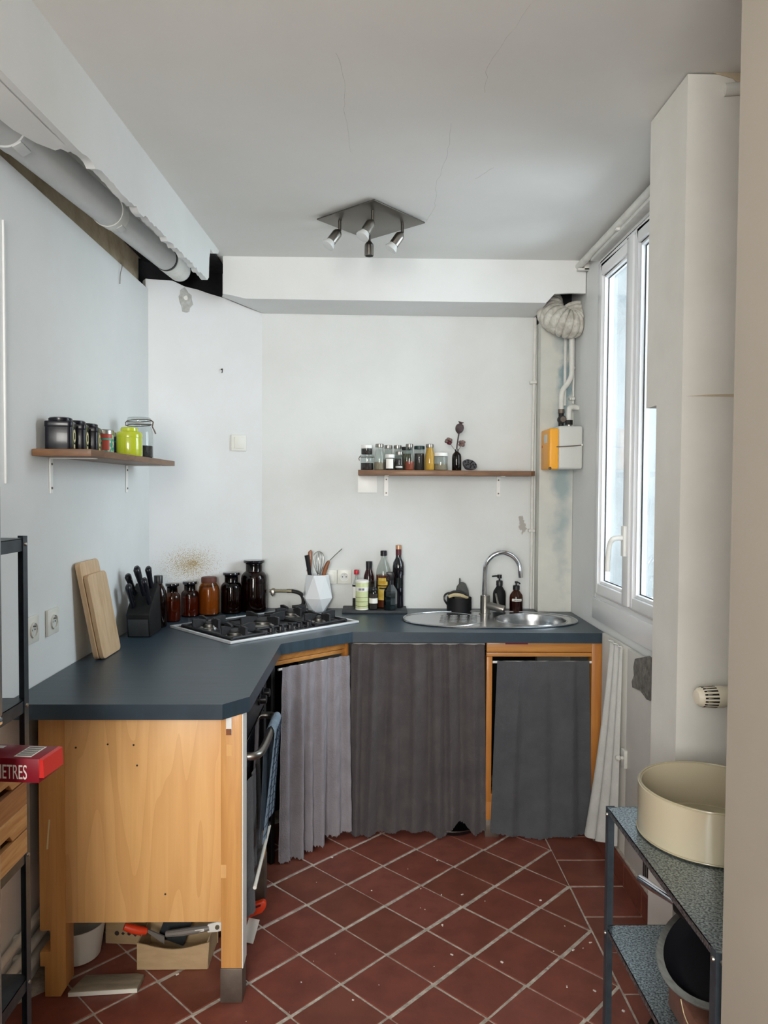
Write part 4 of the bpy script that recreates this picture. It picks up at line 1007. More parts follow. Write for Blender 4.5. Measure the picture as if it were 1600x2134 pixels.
sb = tb('spray_bottle', 'small black green spray bottle at the front right of the slate slab', spx, spy,
   [('body', [(0.031, 0), (0.0335, 0.005), (0.0335, 0.092), (0.031, 0.10), (0.0135, 0.128), (0.012, 0.14)], M['greenb'], 8), ('collar', [(0.0145, 0.128), (0.0145, 0.148)], M['black'])])
MB().slab([(spx - 0.022, spy - 0.009, TZ + 0.176), (spx - 0.022, spy - 0.009, TZ + 0.190), (spx + 0.012, spy - 0.009, TZ + 0.192), (spx + 0.019, spy - 0.009, TZ + 0.178), (spx + 0.013, spy - 0.009, TZ + 0.146), (spx - 0.010, spy - 0.009, TZ + 0.146), (spx - 0.008, spy - 0.009, TZ + 0.172)], (0, 0.018, 0)).build('spray_head', M['black'], sb, bev=0.003)
MB().tube([(spx - 0.012, spy, TZ + 0.172), (spx - 0.020, spy, TZ + 0.160), (spx - 0.018, spy, TZ + 0.142)], 0.004, 8).build('trigger', M['black'], sb)

# pot with brush and mitt, soap bottles
pt = lathe_thing('scrub_pot', 'low black pot holding a round brush and mitt left of the tap', 'pot', (0.462, 3.745, CT),
   [('body', [(0.061, 0), (0.0635, 0.003), (0.0635, 0.072), (0.0600, 0.072), (0.0585, 0.006), (0.002, 0.006)], M['blackm'], 36)])
MB().tube([(0.405, 3.735, CT + 0.03), (0.385, 3.73, CT + 0.06), (0.388, 3.735, CT + 0.085), (0.410, 3.742, CT + 0.095)], 0.005, 8, 4).build('handle_ring', M['black'], pt)
mi = thing('sponge_mitt', 'grey rounded scrubbing mitt with hanging loop upright in the black pot', 'mitt', (0.472, 3.765, CT + 0.01))
out = [(-0.040, 0.02), (-0.036, 0.075), (-0.026, 0.125), (-0.010, 0.146), (0.006, 0.148), (0.02, 0.138), (0.034, 0.105), (0.040, 0.06), (0.040, 0.02)]
MB().slab([(0.478 + x, 3.758, CT + z) for x, z in out], (0, 0.016, 0)).build('pad', M['mitt'], mi, bev=0.006)
MB().slab([(0.462, 3.763, CT + 0.14), (0.472, 3.763, CT + 0.14), (0.470, 3.763, CT + 0.168), (0.464, 3.763, CT + 0.168)], (0, 0.006, 0)).build('loop', M['mitt'], mi, bev=0.002)
bu = thing('round_brush', 'round brush with pale bristles leaning in the black pot', 'brush', (0.45, 3.725, CT + 0.05))
MB().tube([(0.405, 3.715, CT + 0.078), (0.43, 3.71, CT + 0.088), (0.465, 3.71, CT + 0.086), (0.502, 3.715, CT + 0.072)], [0.009, 0.010, 0.010, 0.008], 10, 4).build('bristles', M['bristle'], bu)
MB().tube([(0.403, 3.722, CT + 0.090), (0.43, 3.718, CT + 0.102), (0.465, 3.718, CT + 0.100), (0.504, 3.722, CT + 0.084)], [0.007, 0.008, 0.008, 0.006], 10, 4).build('head', M['black'], bu)
for (nm, lab, x, y, r, h, bm_m, cont) in (('soap_dispenser', 'matt black soap dispenser behind the tap spout', 0.672, 3.765, 0.033, 0.12, M['blackm'], None), ('soap_dispenser', 'brown glass soap dispenser with white label strip by the tap', 0.752, 3.728, 0.0335, 0.105, G['amber'], M['winered'])):
    pts = [('body', [(r * 0.92, 0), (r, 0.005), (r, h * 0.72), (r * 0.92, h * 0.84), (r * 0.5, h * 1.03), (r * 0.42, h * 1.06), (r * 0.42, h * 1.12)], bm_m)]
    if cont: pts.append(('contents', [(r * 0.86, 0.004), (r * 0.93, 0.01), (r * 0.93, h * 0.55)], cont))
    pts.append(('collar', [(r * 0.52, h * 1.08), (r * 0.52, h * 1.27), (r * 0.45, h * 1.30)], M['black']))
    t = lathe_thing(nm, lab, 'soap dispenser', (x, y, CT), pts)
    zt = CT + h * 1.3
    MB().cyl((x, y, zt - 0.004), (x, y, zt + 0.014), 0.0045, n=10).build('pump_stem', M['black'], t)
    if cont is None:
        MB().cyl((x, y, zt + 0.012), (x, y, zt + 0.030), 0.012, n=16).tube([(x, y, zt + 0.022), (x - 0.022, y - 0.006, zt + 0.024), (x - 0.040, y - 0.01, zt + 0.022)], 0.0042, 8).build('pump_head', M['black'], t)
    else:
        MB().cyl((x, y, zt + 0.010), (x, y, zt + 0.020), 0.008, n=14).tube([(x, y, zt + 0.016), (x + 0.008, y - 0.02, zt + 0.016), (x + 0.012, y - 0.03, zt + 0.012)], 0.004, 8).build('pump_head', M['black'], t)
        curved_label(t, 'label', (x, y), r + 0.0004, 1.5 * PI - 0.85, 1.5 * PI + 0.7, CT + 0.058, CT + 0.071, M['label'])
        for k in range(5): 
            a = 1.5 * PI - 0.55 + k * 0.22
            curved_label(t, 'label_print', (x, y), r + 0.0008, a, a + 0.15, CT + 0.0625, CT + 0.0665, M['spice_d'], 2)

# ================================================================== BACK SHELF
def bracket(mb_parent, c, nrm, z_shelf, depth=0.14, drop=0.105, wdt=0.022, t=None):
    n = Vector(nrm).normalized(); x = Vector((0, 0, 1)).cross(n).normalized(); c = Vector((c[0], c[1], 0))
    R = Matrix((x, Vector((0, 0, 1)), n)).transposed()
    mb = MB().obox(c + n * 0.002 + Vector((0, 0, z_shelf - drop / 2)), (wdt, drop, 0.004), R)
    mb.obox(c + n * (depth / 2) + Vector((0, 0, z_shelf - 0.002)), (wdt, 0.004, depth), R)
    b = mb.build('bracket', M['white'], mb_parent, bev=0.001, seg=1)
    for k in (0.18, 0.85):
        MB().cyl(c + n * 0.004 + Vector((0, 0, z_shelf - drop * k)), c + n * 0.0065 + Vector((0, 0, z_shelf - drop * k)), 0.004, n=10).build('screw', M['dulls'], b)
    return b
SZ = 1.636
bsf = thing('wall_shelf', 'brown wooden shelf on the back wall carrying spice jars', 'shelf', (0.38, 3.73, 1.612))
MB().prism([(-0.058, 3.63), (0.80, 3.63), (0.826, 3.66), (0.826, YB - 0.002), (-0.058, YB - 0.002)], 1.611, SZ).build('board', M['shelfwood'], bsf, bev=0.0015)
bracket(bsf, (0.086, YB - 0.001), (0, -1, 0), 1.611); bracket(bsf, (0.672, YB - 0.001), (0, -1, 0), 1.611)
o = MB().box(-0.061, 0.039, YB - 0.012, YB - 0.001, 1.522, 1.610).build('blank_plate', M['platew'], None, bev=0.002, origin=(-0.01, YB, 1.565)); put(o, 'blank white square plate below the left end of the spice shelf', 'plate')

def spice(label, x, y, r, h, fill, fm, lid, g='clear', shape='straight', lab=None, name='spice_jar', z=SZ + 0.0005, lidm=None, grp='spice jars on the back shelf'):
    hl = 0.014; hb_ = h - hl
    if shape == 'milk':
        body = [(r * 0.92, 0), (r, 0.004), (r, hb_ * 0.50), (r * 0.92, hb_ * 0.66), (r * 0.70, hb_ * 0.88), (r * 0.68, hb_)]
        rl = r * 0.76
    elif shape == 'shoulder':
        body = [(r * 0.92, 0), (r, 0.004), (r, hb_ * 0.78), (r * 0.9, hb_ * 0.88), (r * 0.76, hb_ * 0.93), (r * 0.76, hb_)]
        rl = r * 0.84
    else:
        body = [(r * 0.93, 0), (r, 0.004), (r, hb_ * 0.90), (r * 0.93, hb_ * 0.95), (r * 0.93, hb_)]
        rl = r * 1.0
    parts = [('body', body, G[g], 26)]
    if fill:
        cz = [(rr * 0.93, zz) for rr, zz in body if zz < hb_ * fill]; last = cz[-1]
        # radius at fill height
        for q in range(len(body) - 1):
            if body[q][1] <= hb_ * fill <= body[q + 1][1]:
                k = (hb_ * fill - body[q][1]) / (body[q + 1][1] - body[q][1]); rf = body[q][0] + (body[q + 1][0] - body[q][0]) * k
        cz.append((rf * 0.93, hb_ * fill)); cz[0] = (cz[0][0], 0.002)
        parts.append(('contents', cz, fm, 26))
    if lid: parts.append(('lid', [(rl, hb_ - 0.003), (rl * 1.02, hb_), (rl * 1.02, h - 0.002), (rl * 0.92, h)], lid, 26))
    t = lathe_thing(name, label, 'jar', (x, y, z), parts, grp)
    if lab: curved_label(t, 'label', (x, y), r + 0.0005, 1.5 * PI - 0.95, 1.5 * PI + 0.75, z + lab[0], z + lab[1], lab[2])
    return t
cj = spice('squat clip top jar at the left end of the spice shelf', -0.014, 3.700, 0.033, 0.078, 0.55, M['spice_d'], None, shape='straight', name='clip_jar')
MB().rev([(0.033, 0.063), (0.035, 0.066), (0.035, 0.076), (0.030, 0.078)], (-0.014, 3.70, SZ), n=26).build('lid', G['clear'], cj)
MB().tube([(-0.014 + 0.0355 * math.cos(t), 3.70 + 0.0355 * math.sin(t), SZ + 0.066) for t in [2 * PI * k / 24 for k in range(25)]], 0.0012, 6).build('wire_clip', M['dulls'], cj)
MB().tube([(-0.048, 3.69, SZ + 0.072), (-0.056, 3.685, SZ + 0.058), (-0.052, 3.685, SZ + 0.048)], 0.002, 6).build('clip_lever', M['dulls'], cj)
spice('small jar with white lid and dark contents stacked on the squat clip top jar', -0.016, 3.700, 0.029, 0.048, 0.8, M['spice_d'], M['white'], z=SZ + 0.079)
spice('tall milk bottle shaped jar with steel lid, first from the left on the spice shelf', 0.048, 3.690, 0.027, 0.131, 0.35, M['spice_b'], M['satin'], shape='milk')
spice('tall jar with steel lid half hidden behind the white labelled jar', 0.094, 3.785, 0.026, 0.131, 0.5, M['spice_b'], M['satin'], shape='milk')
spice('short jar with large white label and white lid on the spice shelf', 0.100, 3.680, 0.0235, 0.079, 0.8, M['spice_d'], M['white'], shape='straight', lab=(0.008, 0.056, M['label']))
spice('tall clear jar with steel lid behind the small dark jar', 0.143, 3.790, 0.026, 0.131, 0.4, M['spice_b'], M['satin'], shape='milk')
spice('small dark jar with pale metal lid and bulging shoulder', 0.147, 3.685, 0.0225, 0.094, 0.72, M['spice_d'], M['satin'], shape='shoulder', lab=(0.012, 0.02, M['metergrey']))
spice('jar of green herbs with black lid behind the red brown spice jar', 0.191, 3.795, 0.026, 0.124, 0.8, M['spice_g'], M['black'], shape='straight')
spice('milk bottle shaped jar with red brown spice in its lower half', 0.198, 3.690, 0.024, 0.132, 0.38, M['spice_r'], M['satin'], shape='milk')
spice('dark jar with dark green lid, left neighbour of the yellow spice jar', 0.250, 3.715, 0.0265, 0.124, 0.78, M['spice_d'], M['darkgreen'], shape='straight')
spice('milk bottle shaped jar full of yellow spice', 0.300, 3.690, 0.0255, 0.132, 0.97, M['spice_y'], M['satin'], shape='milk')
spice('wide low jar with white lid to the right of the yellow spice jar', 0.357, 3.700, 0.0355, 0.090, 0.45, M['spice_b'], M['white'], shape='straight')
bt = lathe_thing('bud_bottle', 'small dark brown bottle used as a vase for dried poppies on the spice shelf', 'bottle', (0.436, 3.69, SZ + 0.0005),
    [('body', [(0.022, 0), (0.0235, 0.004), (0.0235, 0.07), (0.021, 0.082), (0.010, 0.094), (0.009, 0.106)], G['amberd']), ('contents', [(0.02, 0.003), (0.0215, 0.006), (0.0215, 0.068), (0.016, 0.08)], M['spice_d']), ('lip', [(0.0105, 0.100), (0.0105, 0.107), (0.008, 0.107), (0.008, 0.100)], M['bottled'], 20, False)])
pp = thing('poppy_stem', 'tall dried poppy pod standing in the small brown bottle', 'dried flower', (0.437, 3.69, SZ + 0.03))
MB().tube([(0.436, 3.69, SZ + 0.03), (0.436, 3.69, SZ + 0.11), (0.442, 3.69, SZ + 0.16), (0.447, 3.69, SZ + 0.192)], 0.0035, 8, 3).build('stem', M['dryplant'], pp)
MB().rev([(0.004, 0), (0.016, 0.010), (0.021, 0.022), (0.0215, 0.034), (0.016, 0.046), (0.007, 0.051), (0.008, 0.054), (0.014, 0.058), (0.013, 0.061), (0.003, 0.060)], (0.443, 3.69, SZ + 0.186), (0.22, -0.1, 1), 18).build('pod', M['dryplant'], pp)
def dryfl(label, base, tip, r, seed):
    t = thing('dried_flower', label, 'dried flower', base); rn = random.Random(seed)
    MB().tube([base, ((base[0] + tip[0]) / 2, base[1], (base[2] + tip[2]) / 2 - 0.004), tip], 0.0012, 6, 3).build('stem', M['dryflower'], t)
    for k in range(9):
        d = Vector((rn.uniform(-1, 1), rn.uniform(-1, 1), rn.uniform(-0.7, 1))).normalized()
        MB().ball(Vector(tip) + d * r * 0.6, r * 0.52, 8, 1, 1, 0.8).build('petal', M['dryflower'] if k % 3 else M['winered'], t)
dryfl('small dried flower head leaning left of the brown bottle', (0.432, 3.69, SZ + 0.10), (0.396, 3.69, SZ + 0.148), 0.020, 2)
dryfl('small dried flower head leaning right of the brown bottle', (0.440, 3.69, SZ + 0.10), (0.462, 3.685, SZ + 0.136), 0.020, 5)
lo = thing('lotus_pod', 'dried grey lotus seed pod lying on the spice shelf', 'seed pod', (0.506, 3.69, SZ))
ax = Vector((-0.42, 0.78, 0.0)).normalized(); ax = Vector((0.25, -0.80, 0.42)).normalized()
lc = Vector((0.500, 3.725, SZ + 0.024))
MB().rev([(0.003, -0.026), (0.014, -0.018), (0.030, 0.004), (0.036, 0.018), (0.034, 0.024), (0.002, 0.026)], lc, ax, 22, True, 1.1, 0.78).build('pod', M['lotus'], lo)
q = Vector((0, 0, 1)).rotation_difference(ax).to_matrix()
for k in range(13):
    rr_, a = (0, 0) if k == 0 else ((0.014, k * 2 * PI / 5) if k < 6 else (0.026, k * 2 * PI / 7 + 0.3))
    c = lc + q @ Vector((rr_ * math.cos(a) * 1.1, rr_ * math.sin(a) * 0.78, 0.0255))
    MB().rev([(0.0046, 0), (0.0046, 0.0012), (0.002, 0.0016)], c, ax, 10).build('seed_hole', M['hole'], lo)

# ================================================================== LEFT SHELF
LZ = 1.660
ls = thing('wall_shelf', 'brown wooden shelf on the left wall carrying tea tins', 'shelf', (-0.95, 2.8, 1.638))
MB().box(XL + 0.002, -0.866, 2.303, 3.283, 1.638, LZ).build('board', M['shelfwood'], ls, bev=0.0015)
bracket(ls, (XL + 0.001, 2.437), (1, 0, 0), 1.638, 0.15, 0.118); bracket(ls, (XL + 0.001, 3.190), (1, 0, 0), 1.638, 0.15, 0.118)
def rrect(c, s, rad, n=5):
    pts = []
    for cx, cy, a0 in ((s - rad, s - rad, 0), (-s + rad, s - rad, PI / 2), (-s + rad, -s + rad, PI), (s - rad, -s + rad, 1.5 * PI)):
        for k in range(n): a = a0 + k * PI / 2 / (n - 1); pts.append((cx + rad * math.cos(a), cy + rad * math.sin(a)))
    return pts
for k, (x, y, lab) in enumerate(((-0.995, 2.388, 'first and nearest of the three on the left shelf'), (-0.995, 2.498, 'middle one of the three on the left shelf'), (-0.995, 2.610, 'third and farthest of the three, beside the patterned tin'))):
    t = thing('tea_tin', 'black square tea tin, ' + lab, 'tin', (x, y, LZ), 0, 'black tea tins on the left shelf')
    R = Matrix.Rotation(0.21, 3, 'Z')
    def ring(s, z): return [tuple(R @ Vector((px, py, 0)) + Vector((x, y, z))) for px, py in rrect(0, s, 0.014)]
    MB().slab(ring(0.041, LZ), (0, 0, 0.082)).build('body', M['tin'], t, bev=0.002)
    MB().slab(ring(0.0425, LZ + 0.072), (0, 0, 0.019)).build('shoulder', M['tin'], t, bev=0.003)
    MB().rev([(0.034, 0.088), (0.036, 0.092), (0.036, 0.101), (0.032, 0.104), (0.003, 0.106)], (x, y, LZ), n=28).build('lid', M['tin'], t)
    c = R @ Vector((0.0412, 0.002, 0)) + Vector((x, y, LZ + 0.046)); nx = R @ Vector((1, 0, 0))
    MB().rev([(0.0215, 0), (0.021, 0.0008)], c, nx, 24).build('label', M['cream'], t)
    MB().rev([(0.012, 0), (0.0118, 0.0012)], c, nx, 16).build('label_print', M['tin'], t)
    MB().obox(c + Vector((0, 0, -0.033)), (0.001, 0.02, 0.013), R).build('label_tag', M['cream'], t)
for (lab, x, y, r, h, mm, m2) in (('round teal patterned tin with a red oval on the left shelf', -0.990, 2.752, 0.038, 0.094, M['teal'], M['dullred']), ('round teal patterned tin with a navy oval behind the lime tin', -1.004, 2.905, 0.037, 0.094, M['teald'], M['navy'])):
    t = lathe_thing('patterned_tin', lab, 'tin', (x, y, LZ), [('body', [(r * 0.97, 0), (r, 0.003), (r, h - 0.016)], mm), ('lid', [(r * 0.98, h - 0.018), (r * 1.02, h - 0.016), (r * 1.02, h - 0.003), (r * 0.96, h)], M['steel'])], 'patterned tins on the left shelf')
    a = math.atan2(-y, -x) ; a = math.atan2(0 - y, 0 - x)
    curved_label(t, 'oval_print', (x, y), r + 0.0006, a - 0.1, a + 0.6, LZ + 0.018, LZ + 0.056, m2)
    curved_label(t, 'top_band', (x, y), r + 0.0006, a - 0.5, a + 0.9, LZ + 0.062, LZ + 0.077, m2)
lathe_thing('lime_tin', 'lime green round tin with stepped lid in front of the clip jar', 'tin', (-0.918, 2.828, LZ),
    [('body', [(0.0465, 0), (0.048, 0.003), (0.048, 0.076), (0.047, 0.078)], M['lime']), ('lid', [(0.049, 0.072), (0.049, 0.084), (0.045, 0.092), (0.033, 0.096), (0.032, 0.107), (0.029, 0.110), (0.003, 0.111)], M['lime'])])
jx, jy = -0.945, 3.035
cj = lathe_thing('preserving_jar', 'large clear clip top preserving jar behind the lime tin', 'jar', (jx, jy, LZ),
    [('body', [(0.052, 0), (0.055, 0.005), (0.055, 0.105), (0.051, 0.122), (0.044, 0.134), (0.044, 0.142)], G['clear'], 36), ('contents', [(0.049, 0.003), (0.0525, 0.008), (0.0525, 0.052)], M['spice_d'], 36), ('lid', [(0.045, 0.143), (0.047, 0.147), (0.047, 0.160), (0.044, 0.167), (0.003, 0.170)], G['clear'], 36), ('seal', [(0.0455, 0.140), (0.0465, 0.1405), (0.0465, 0.1435), (0.0455, 0.144)], M['pvc'], 30, False)])
for z in (0.137, 0.155):
    MB().tube([(jx + 0.048 * math.cos(t), jy + 0.048 * math.sin(t), LZ + z + 0.003 * math.cos(t)) for t in [2 * PI * k / 28 for k in range(29)]], 0.0018, 6).build('wire', M['dulls'], cj)
MB().tube([(jx + 0.046, jy + 0.005, LZ + 0.158), (jx + 0.056, jy + 0.005, LZ + 0.150), (jx + 0.052, jy + 0.005, LZ + 0.132), (jx + 0.062, jy + 0.004, LZ + 0.112), (jx + 0.066, jy + 0.004, LZ + 0.102)], 0.003, 8).build('clasp', M['dulls'], cj)
MB().tube([(jx - 0.046, jy, LZ + 0.155), (jx - 0.056, jy, LZ + 0.148), (jx - 0.054, jy, LZ + 0.135), (jx - 0.047, jy, LZ + 0.137)], 0.0022, 8).build('hinge', M['dulls'], cj)

# ================================================================== CEILING LAMP
lamp = thing('ceiling_lamp', 'square brushed nickel ceiling lamp with four small spotlights', 'lamp', (0.0, 3.035, ZC))
def sq(h, z): return [(0 + h * math.cos(a), 3.035 + h * math.sin(a), z) for a in [0.05 + PI / 2 * k for k in range(4)]]
MB().slab(sq(0.222, ZC - 0.014), (0, 0, 0.006)).build('plate', M['nickel'], lamp, bev=0.002)
MB().slab(sq(0.19, ZC - 0.0085), (0, 0, 0.008)).build('ceiling_box', M['satin'], lamp)
spots = [((-0.128, 3.03), Vector((-0.55, -0.22, -0.80)), True), ((0.006, 2.915), Vector((-0.46, -0.25, -0.82)), True), ((0.128, 3.045), Vector((-0.55, -0.05, -0.80)), True), ((-0.008, 3.155), Vector((0.0, 0.0, -1)), False)]
for (x, y), d, bulb in spots:
    st = MB().cyl((x, y, ZC - 0.014), (x, y, ZC - 0.055), 0.0065, n=12).build('arm', M['nickel'], lamp)
    p = Vector((x, y, ZC - 0.052)); d = d.normalized()
    s = MB().rev([(0.006, 0), (0.012, 0.006), (0.0185, 0.014), (0.020, 0.022), (0.020, 0.062), (0.0175, 0.063), (0.0165, 0.055)], p, d, 22, True).build('spot_head', M['satin'], lamp)
    if bulb:
        MB().rev([(0.0165, 0.058), (0.018, 0.064), (0.026, 0.080), (0.0265, 0.086), (0.020, 0.088), (0.002, 0.087)], p, d, 22).build('bulb', M['bulbglass'], s)
        MB().rev([(0.016, 0.060), (0.024, 0.079), (0.012, 0.068), (0.003, 0.064)], p, d, 18).build('reflector', M['steel'], s)
    else:
        MB().rev([(0.0163, 0.0635), (0.002, 0.0636)], p, d, 18).build('empty_socket', M['hole'], s)

# ================================================================== PIPES, DUCT, METER
dp = thing('drain_pipe', 'thick grey plastic waste pipe in the torn box under the ceiling', 'pipe', (-0.94, 2.7, 2.54))
A0, A1 = Vector((-0.972, 1.90, 2.493)), Vector((-0.902, 3.52, 2.567))
def dpt(t): return A0 + (A1 - A0) * t
MB().cyl(dpt(-0.25), dpt(0.50), 0.0555, n=36).build('pipe_section', M['pvc'], dp)
MB().cyl(dpt(0.42), dpt(1.0), 0.0505, n=36).build('pipe_section', M['pvc'], dp)
MB().cyl(dpt(0.47), dpt(0.475), 0.0585, n=36).cyl(dpt(0.475), dpt(0.512), 0.0575, 0.0545, n=36).build('collar', M['pipew'], dp)
MB().cyl(dpt(0.052), dpt(0.057), 0.0605, n=36).cyl(dpt(0.057), dpt(0.088), 0.0595, 0.0585, n=36).build('collar', M['pvc'], dp)
MB().obox(dpt(0.505) + Vector((0.028, 0, -0.048)), (0.025, 0.045, 0.008), rotm(0, -0.5, 0)).build('collar_tab', M['pvc'], dp, bev=0.002)
MB().obox(dpt(0.07) + Vector((0.030, 0.0, -0.052)), (0.028, 0.06, 0.008), rotm(0, -0.5, 0)).build('collar_tab', M['pvc'], dp, bev=0.002)
MB().cyl(dpt(0.865), dpt(0.875), 0.0525, n=36).build('rubber_ring', M['rubber'], dp)
MB().cyl(dpt(0.880), dpt(0.99), 0.053, n=36).build('end_sleeve', M['pipew'], dp)
# loose frayed fibre hanging below the pipe
fb_ = thing('loose_cord', 'thin grey cord end hanging from the top of the left wall', 'cord', (XL + 0.006, 3.11, 2.45))
MB().tube([(XL + 0.004, 3.12, 2.48), (XL + 0.012, 3.115, 2.465), (XL + 0.006, 3.11, 2.43), (XL + 0.004, 3.11, 2.39)], 0.002, 6, 4).build('strand', M['greytool'], fb_)
# flexible duct
du_ = thing('flexible_duct', 'white ribbed flexible duct bulging from the hole under the soffit', 'duct', (0.96, 3.66, 2.36))
path = smooth_path([Vector(p) for p in ((0.905, 3.755, 2.50), (0.905, 3.70, 2.43), (0.925, 3.645, 2.385), (0.965, 3.625, 2.362), (1.0, 3.635, 2.365), (1.02, 3.66, 2.39), (1.018, 3.69, 2.44))], 22)
rad = [0.060 + 0.0115 * math.sqrt(abs(math.sin(PI * i / 9.0))) for i in range(len(path))]
mbd = MB().tube(path, rad, 28)
for v in mbd.v:
    if v.x > 1.036: v.x = 1.036
mbd.build('ribbed_tube', M['duct'], du_, ang=0.9)
# gas meter
gm = thing('gas_meter', 'gas meter with yellow front and pale grey body on the right of the chase', 'meter', (0.96, 3.64, 1.75))
MB().box(0.915, 1.036, 3.56, 3.725, 1.645, 1.855).build('body', M['metergrey'], gm, bev=0.012, seg=4)
MB().box(0.870, 0.917, 3.555, 3.730, 1.643, 1.842).build('index_box', M['yellow'], gm, bev=0.008, seg=3)
MB().box(0.8685, 0.871, 3.60, 3.66, 1.775, 1.815).build('display', M['metergrey'], gm, bev=0.001)
MB().cyl((0.871, 3.70, 1.76), (0.8685, 3.70, 1.76), 0.006, n=12).build('seal', M['orange'], gm)
MB().tube([(0.905, 3.5535, 1.752), (0.93, 3.553, 1.753), (0.99, 3.553, 1.757), (1.034, 3.556, 1.762)], 0.0025, 8).build('strap', M['dulls'], gm)
MB().ball((1.03, 3.556, 1.762), 0.006, 8).build('strap_end', M['white'], gm)
MB().ball((0.875, 3.557, 1.648), 0.008, 8).build('lead_seal', M['dulls'], gm)
g1 = thing('gas_pipe', 'painted gas pipe bending down from the duct to the black valve', 'pipe', (0.98, 3.66, 2.0))
MB().tube([(1.003, 3.67, 2.31), (1.004, 3.67, 2.20), (1.004, 3.668, 2.12), (0.985, 3.665, 2.075), (0.962, 3.66, 2.045), (0.953, 3.66, 2.01), (0.953, 3.66, 1.94)], 0.0125, 14, 6).build('tube', M['pipew'], g1)
MB().cyl((0.953, 3.66, 1.945), (0.953, 3.66, 1.925), 0.017, n=12).build('nut', M['dulls'], g1)
vv = MB().cyl((0.953, 3.66, 1.925), (0.953, 3.66, 1.856), 0.013, n=16); vv.rev([(0.020, -0.012), (0.021, 0.0), (0.020, 0.014)], (0.953, 3.648, 1.893), (0, -1, 0), 20)
vv.build('valve', M['rubber'], g1)
MB().rev([(0.013, 0.0), (0.015, 0.002), (0.013, 0.004)], (0.956, 3.633, 1.893), (0, -1, 0), 18).build('valve_cap', M['dulls'], g1)
g2 = thing('gas_pipe', 'short painted pipe elbow from the window wall down to the meter', 'pipe', (0.99, 3.63, 1.9))
MB().tube([(1.036, 3.66, 1.952), (1.01, 3.65, 1.955), (0.992, 3.642, 1.95), (0.986, 3.638, 1.935), (0.986, 3.635, 1.885)], 0.0135, 14, 6).build('tube', M['pipew'], g2)
MB().cyl((0.986, 3.635, 1.889), (0.986, 3.635, 1.866), 0.0185, n=6).build('nut', M['rubber'], g2)
MB().cyl((0.986, 3.635, 1.868), (0.986, 3.635, 1.850), 0.013, n=14).build('spigot', M['steel'], g2)
for (lab, x, z0, r) in (('slim painted pipe behind the gas pipe, falling from duct to meter', 0.987, 1.97, 0.008), ('thinnest painted pipe nearest the window, with two clips', 1.030, 1.98, 0.0055)):
    t = thing('riser_pipe', lab, 'pipe', (x, 3.715, z0), 0, None)
    MB().cyl((x, 3.725, z0), (x, 3.725, 2.36), r, n=12).build('tube', M['pipew'], t)
    if r < 0.006:
        for z in (2.16, 2.005):
            MB().box(x - 0.02, x + 0.006, 3.715, 3.739, z - 0.006, z + 0.006).ball((x - 0.004, 3.712, z), 0.011, 10).build('clip', M['pipew'], t, bev=0.002)
rp = thing('riser_pipe', 'tall painted pipe running down the back wall beside the chase', 'pipe', (0.850, 3.812, CT))
MB().tube([(0.852, 3.815, 2.43), (0.850, 3.815, 2.1), (0.846, 3.815, 1.7), (0.848, 3.815, 1.3), (0.846, 3.815, CT + 0.002)], 0.0085, 12).build('tube', M['pipew'], rp)
for z in (2.10, 1.33):
    MB().box(0.828, 0.862, 3.80, 3.829, z - 0.008, z + 0.008).build('clip', M['pipew'], rp, bev=0.003)
for k, (z, r) in enumerate(((0.075, 0.016), (0.125, 0.014), (0.19, 0.012))):
    t = thing('floor_pipe', ['lowest painted pipe low on the left wall behind the grey rack', 'middle painted pipe low on the left wall behind the grey rack', 'top painted pipe low on the left wall behind the grey rack'][k], 'pipe', (XL + 0.03, 2.3, z), 0, 'painted pipes low on the left wall')
    MB().cyl((XL + r + 0.008, 1.82, z), (XL + r + 0.008, 2.9, z + 0.03), r, n=12).build('tube', M['pipew'], t)
    for y in (2.15, 2.6): MB().box(XL + 0.001, XL + 2 * r + 0.012, y, y + 0.02, z - r, z + r * 1.6).build('clip', M['pipew'], t, bev=0.003)
# conduit line on left wall + nail
o = MB().box(XL, XL + 0.006, 2.132, 2.142, 1.55, 2.30).build('cable_strip', M['wall'], None, bev=0.001, origin=(XL, 2.137, 1.55)); put(o, 'thin white cable strip up the left wall at the photo edge', 'cable strip')
nl = thing('wall_hook', 'tiny dark hook in the angled wall above the light switch', 'hook', onA(0.62, 2.13))
cn = Vector(onA(0.62, 2.135)) + na * 0.001
MB().cyl(cn, cn + na * 0.012, 0.0035, n=8).tube([cn + na * 0.010, cn + na * 0.014 + Vector((0, 0, -0.008)), cn + na * 0.008 + Vector((0, 0, -0.018))], 0.002, 6).build('pin', M['spice_d'], nl)

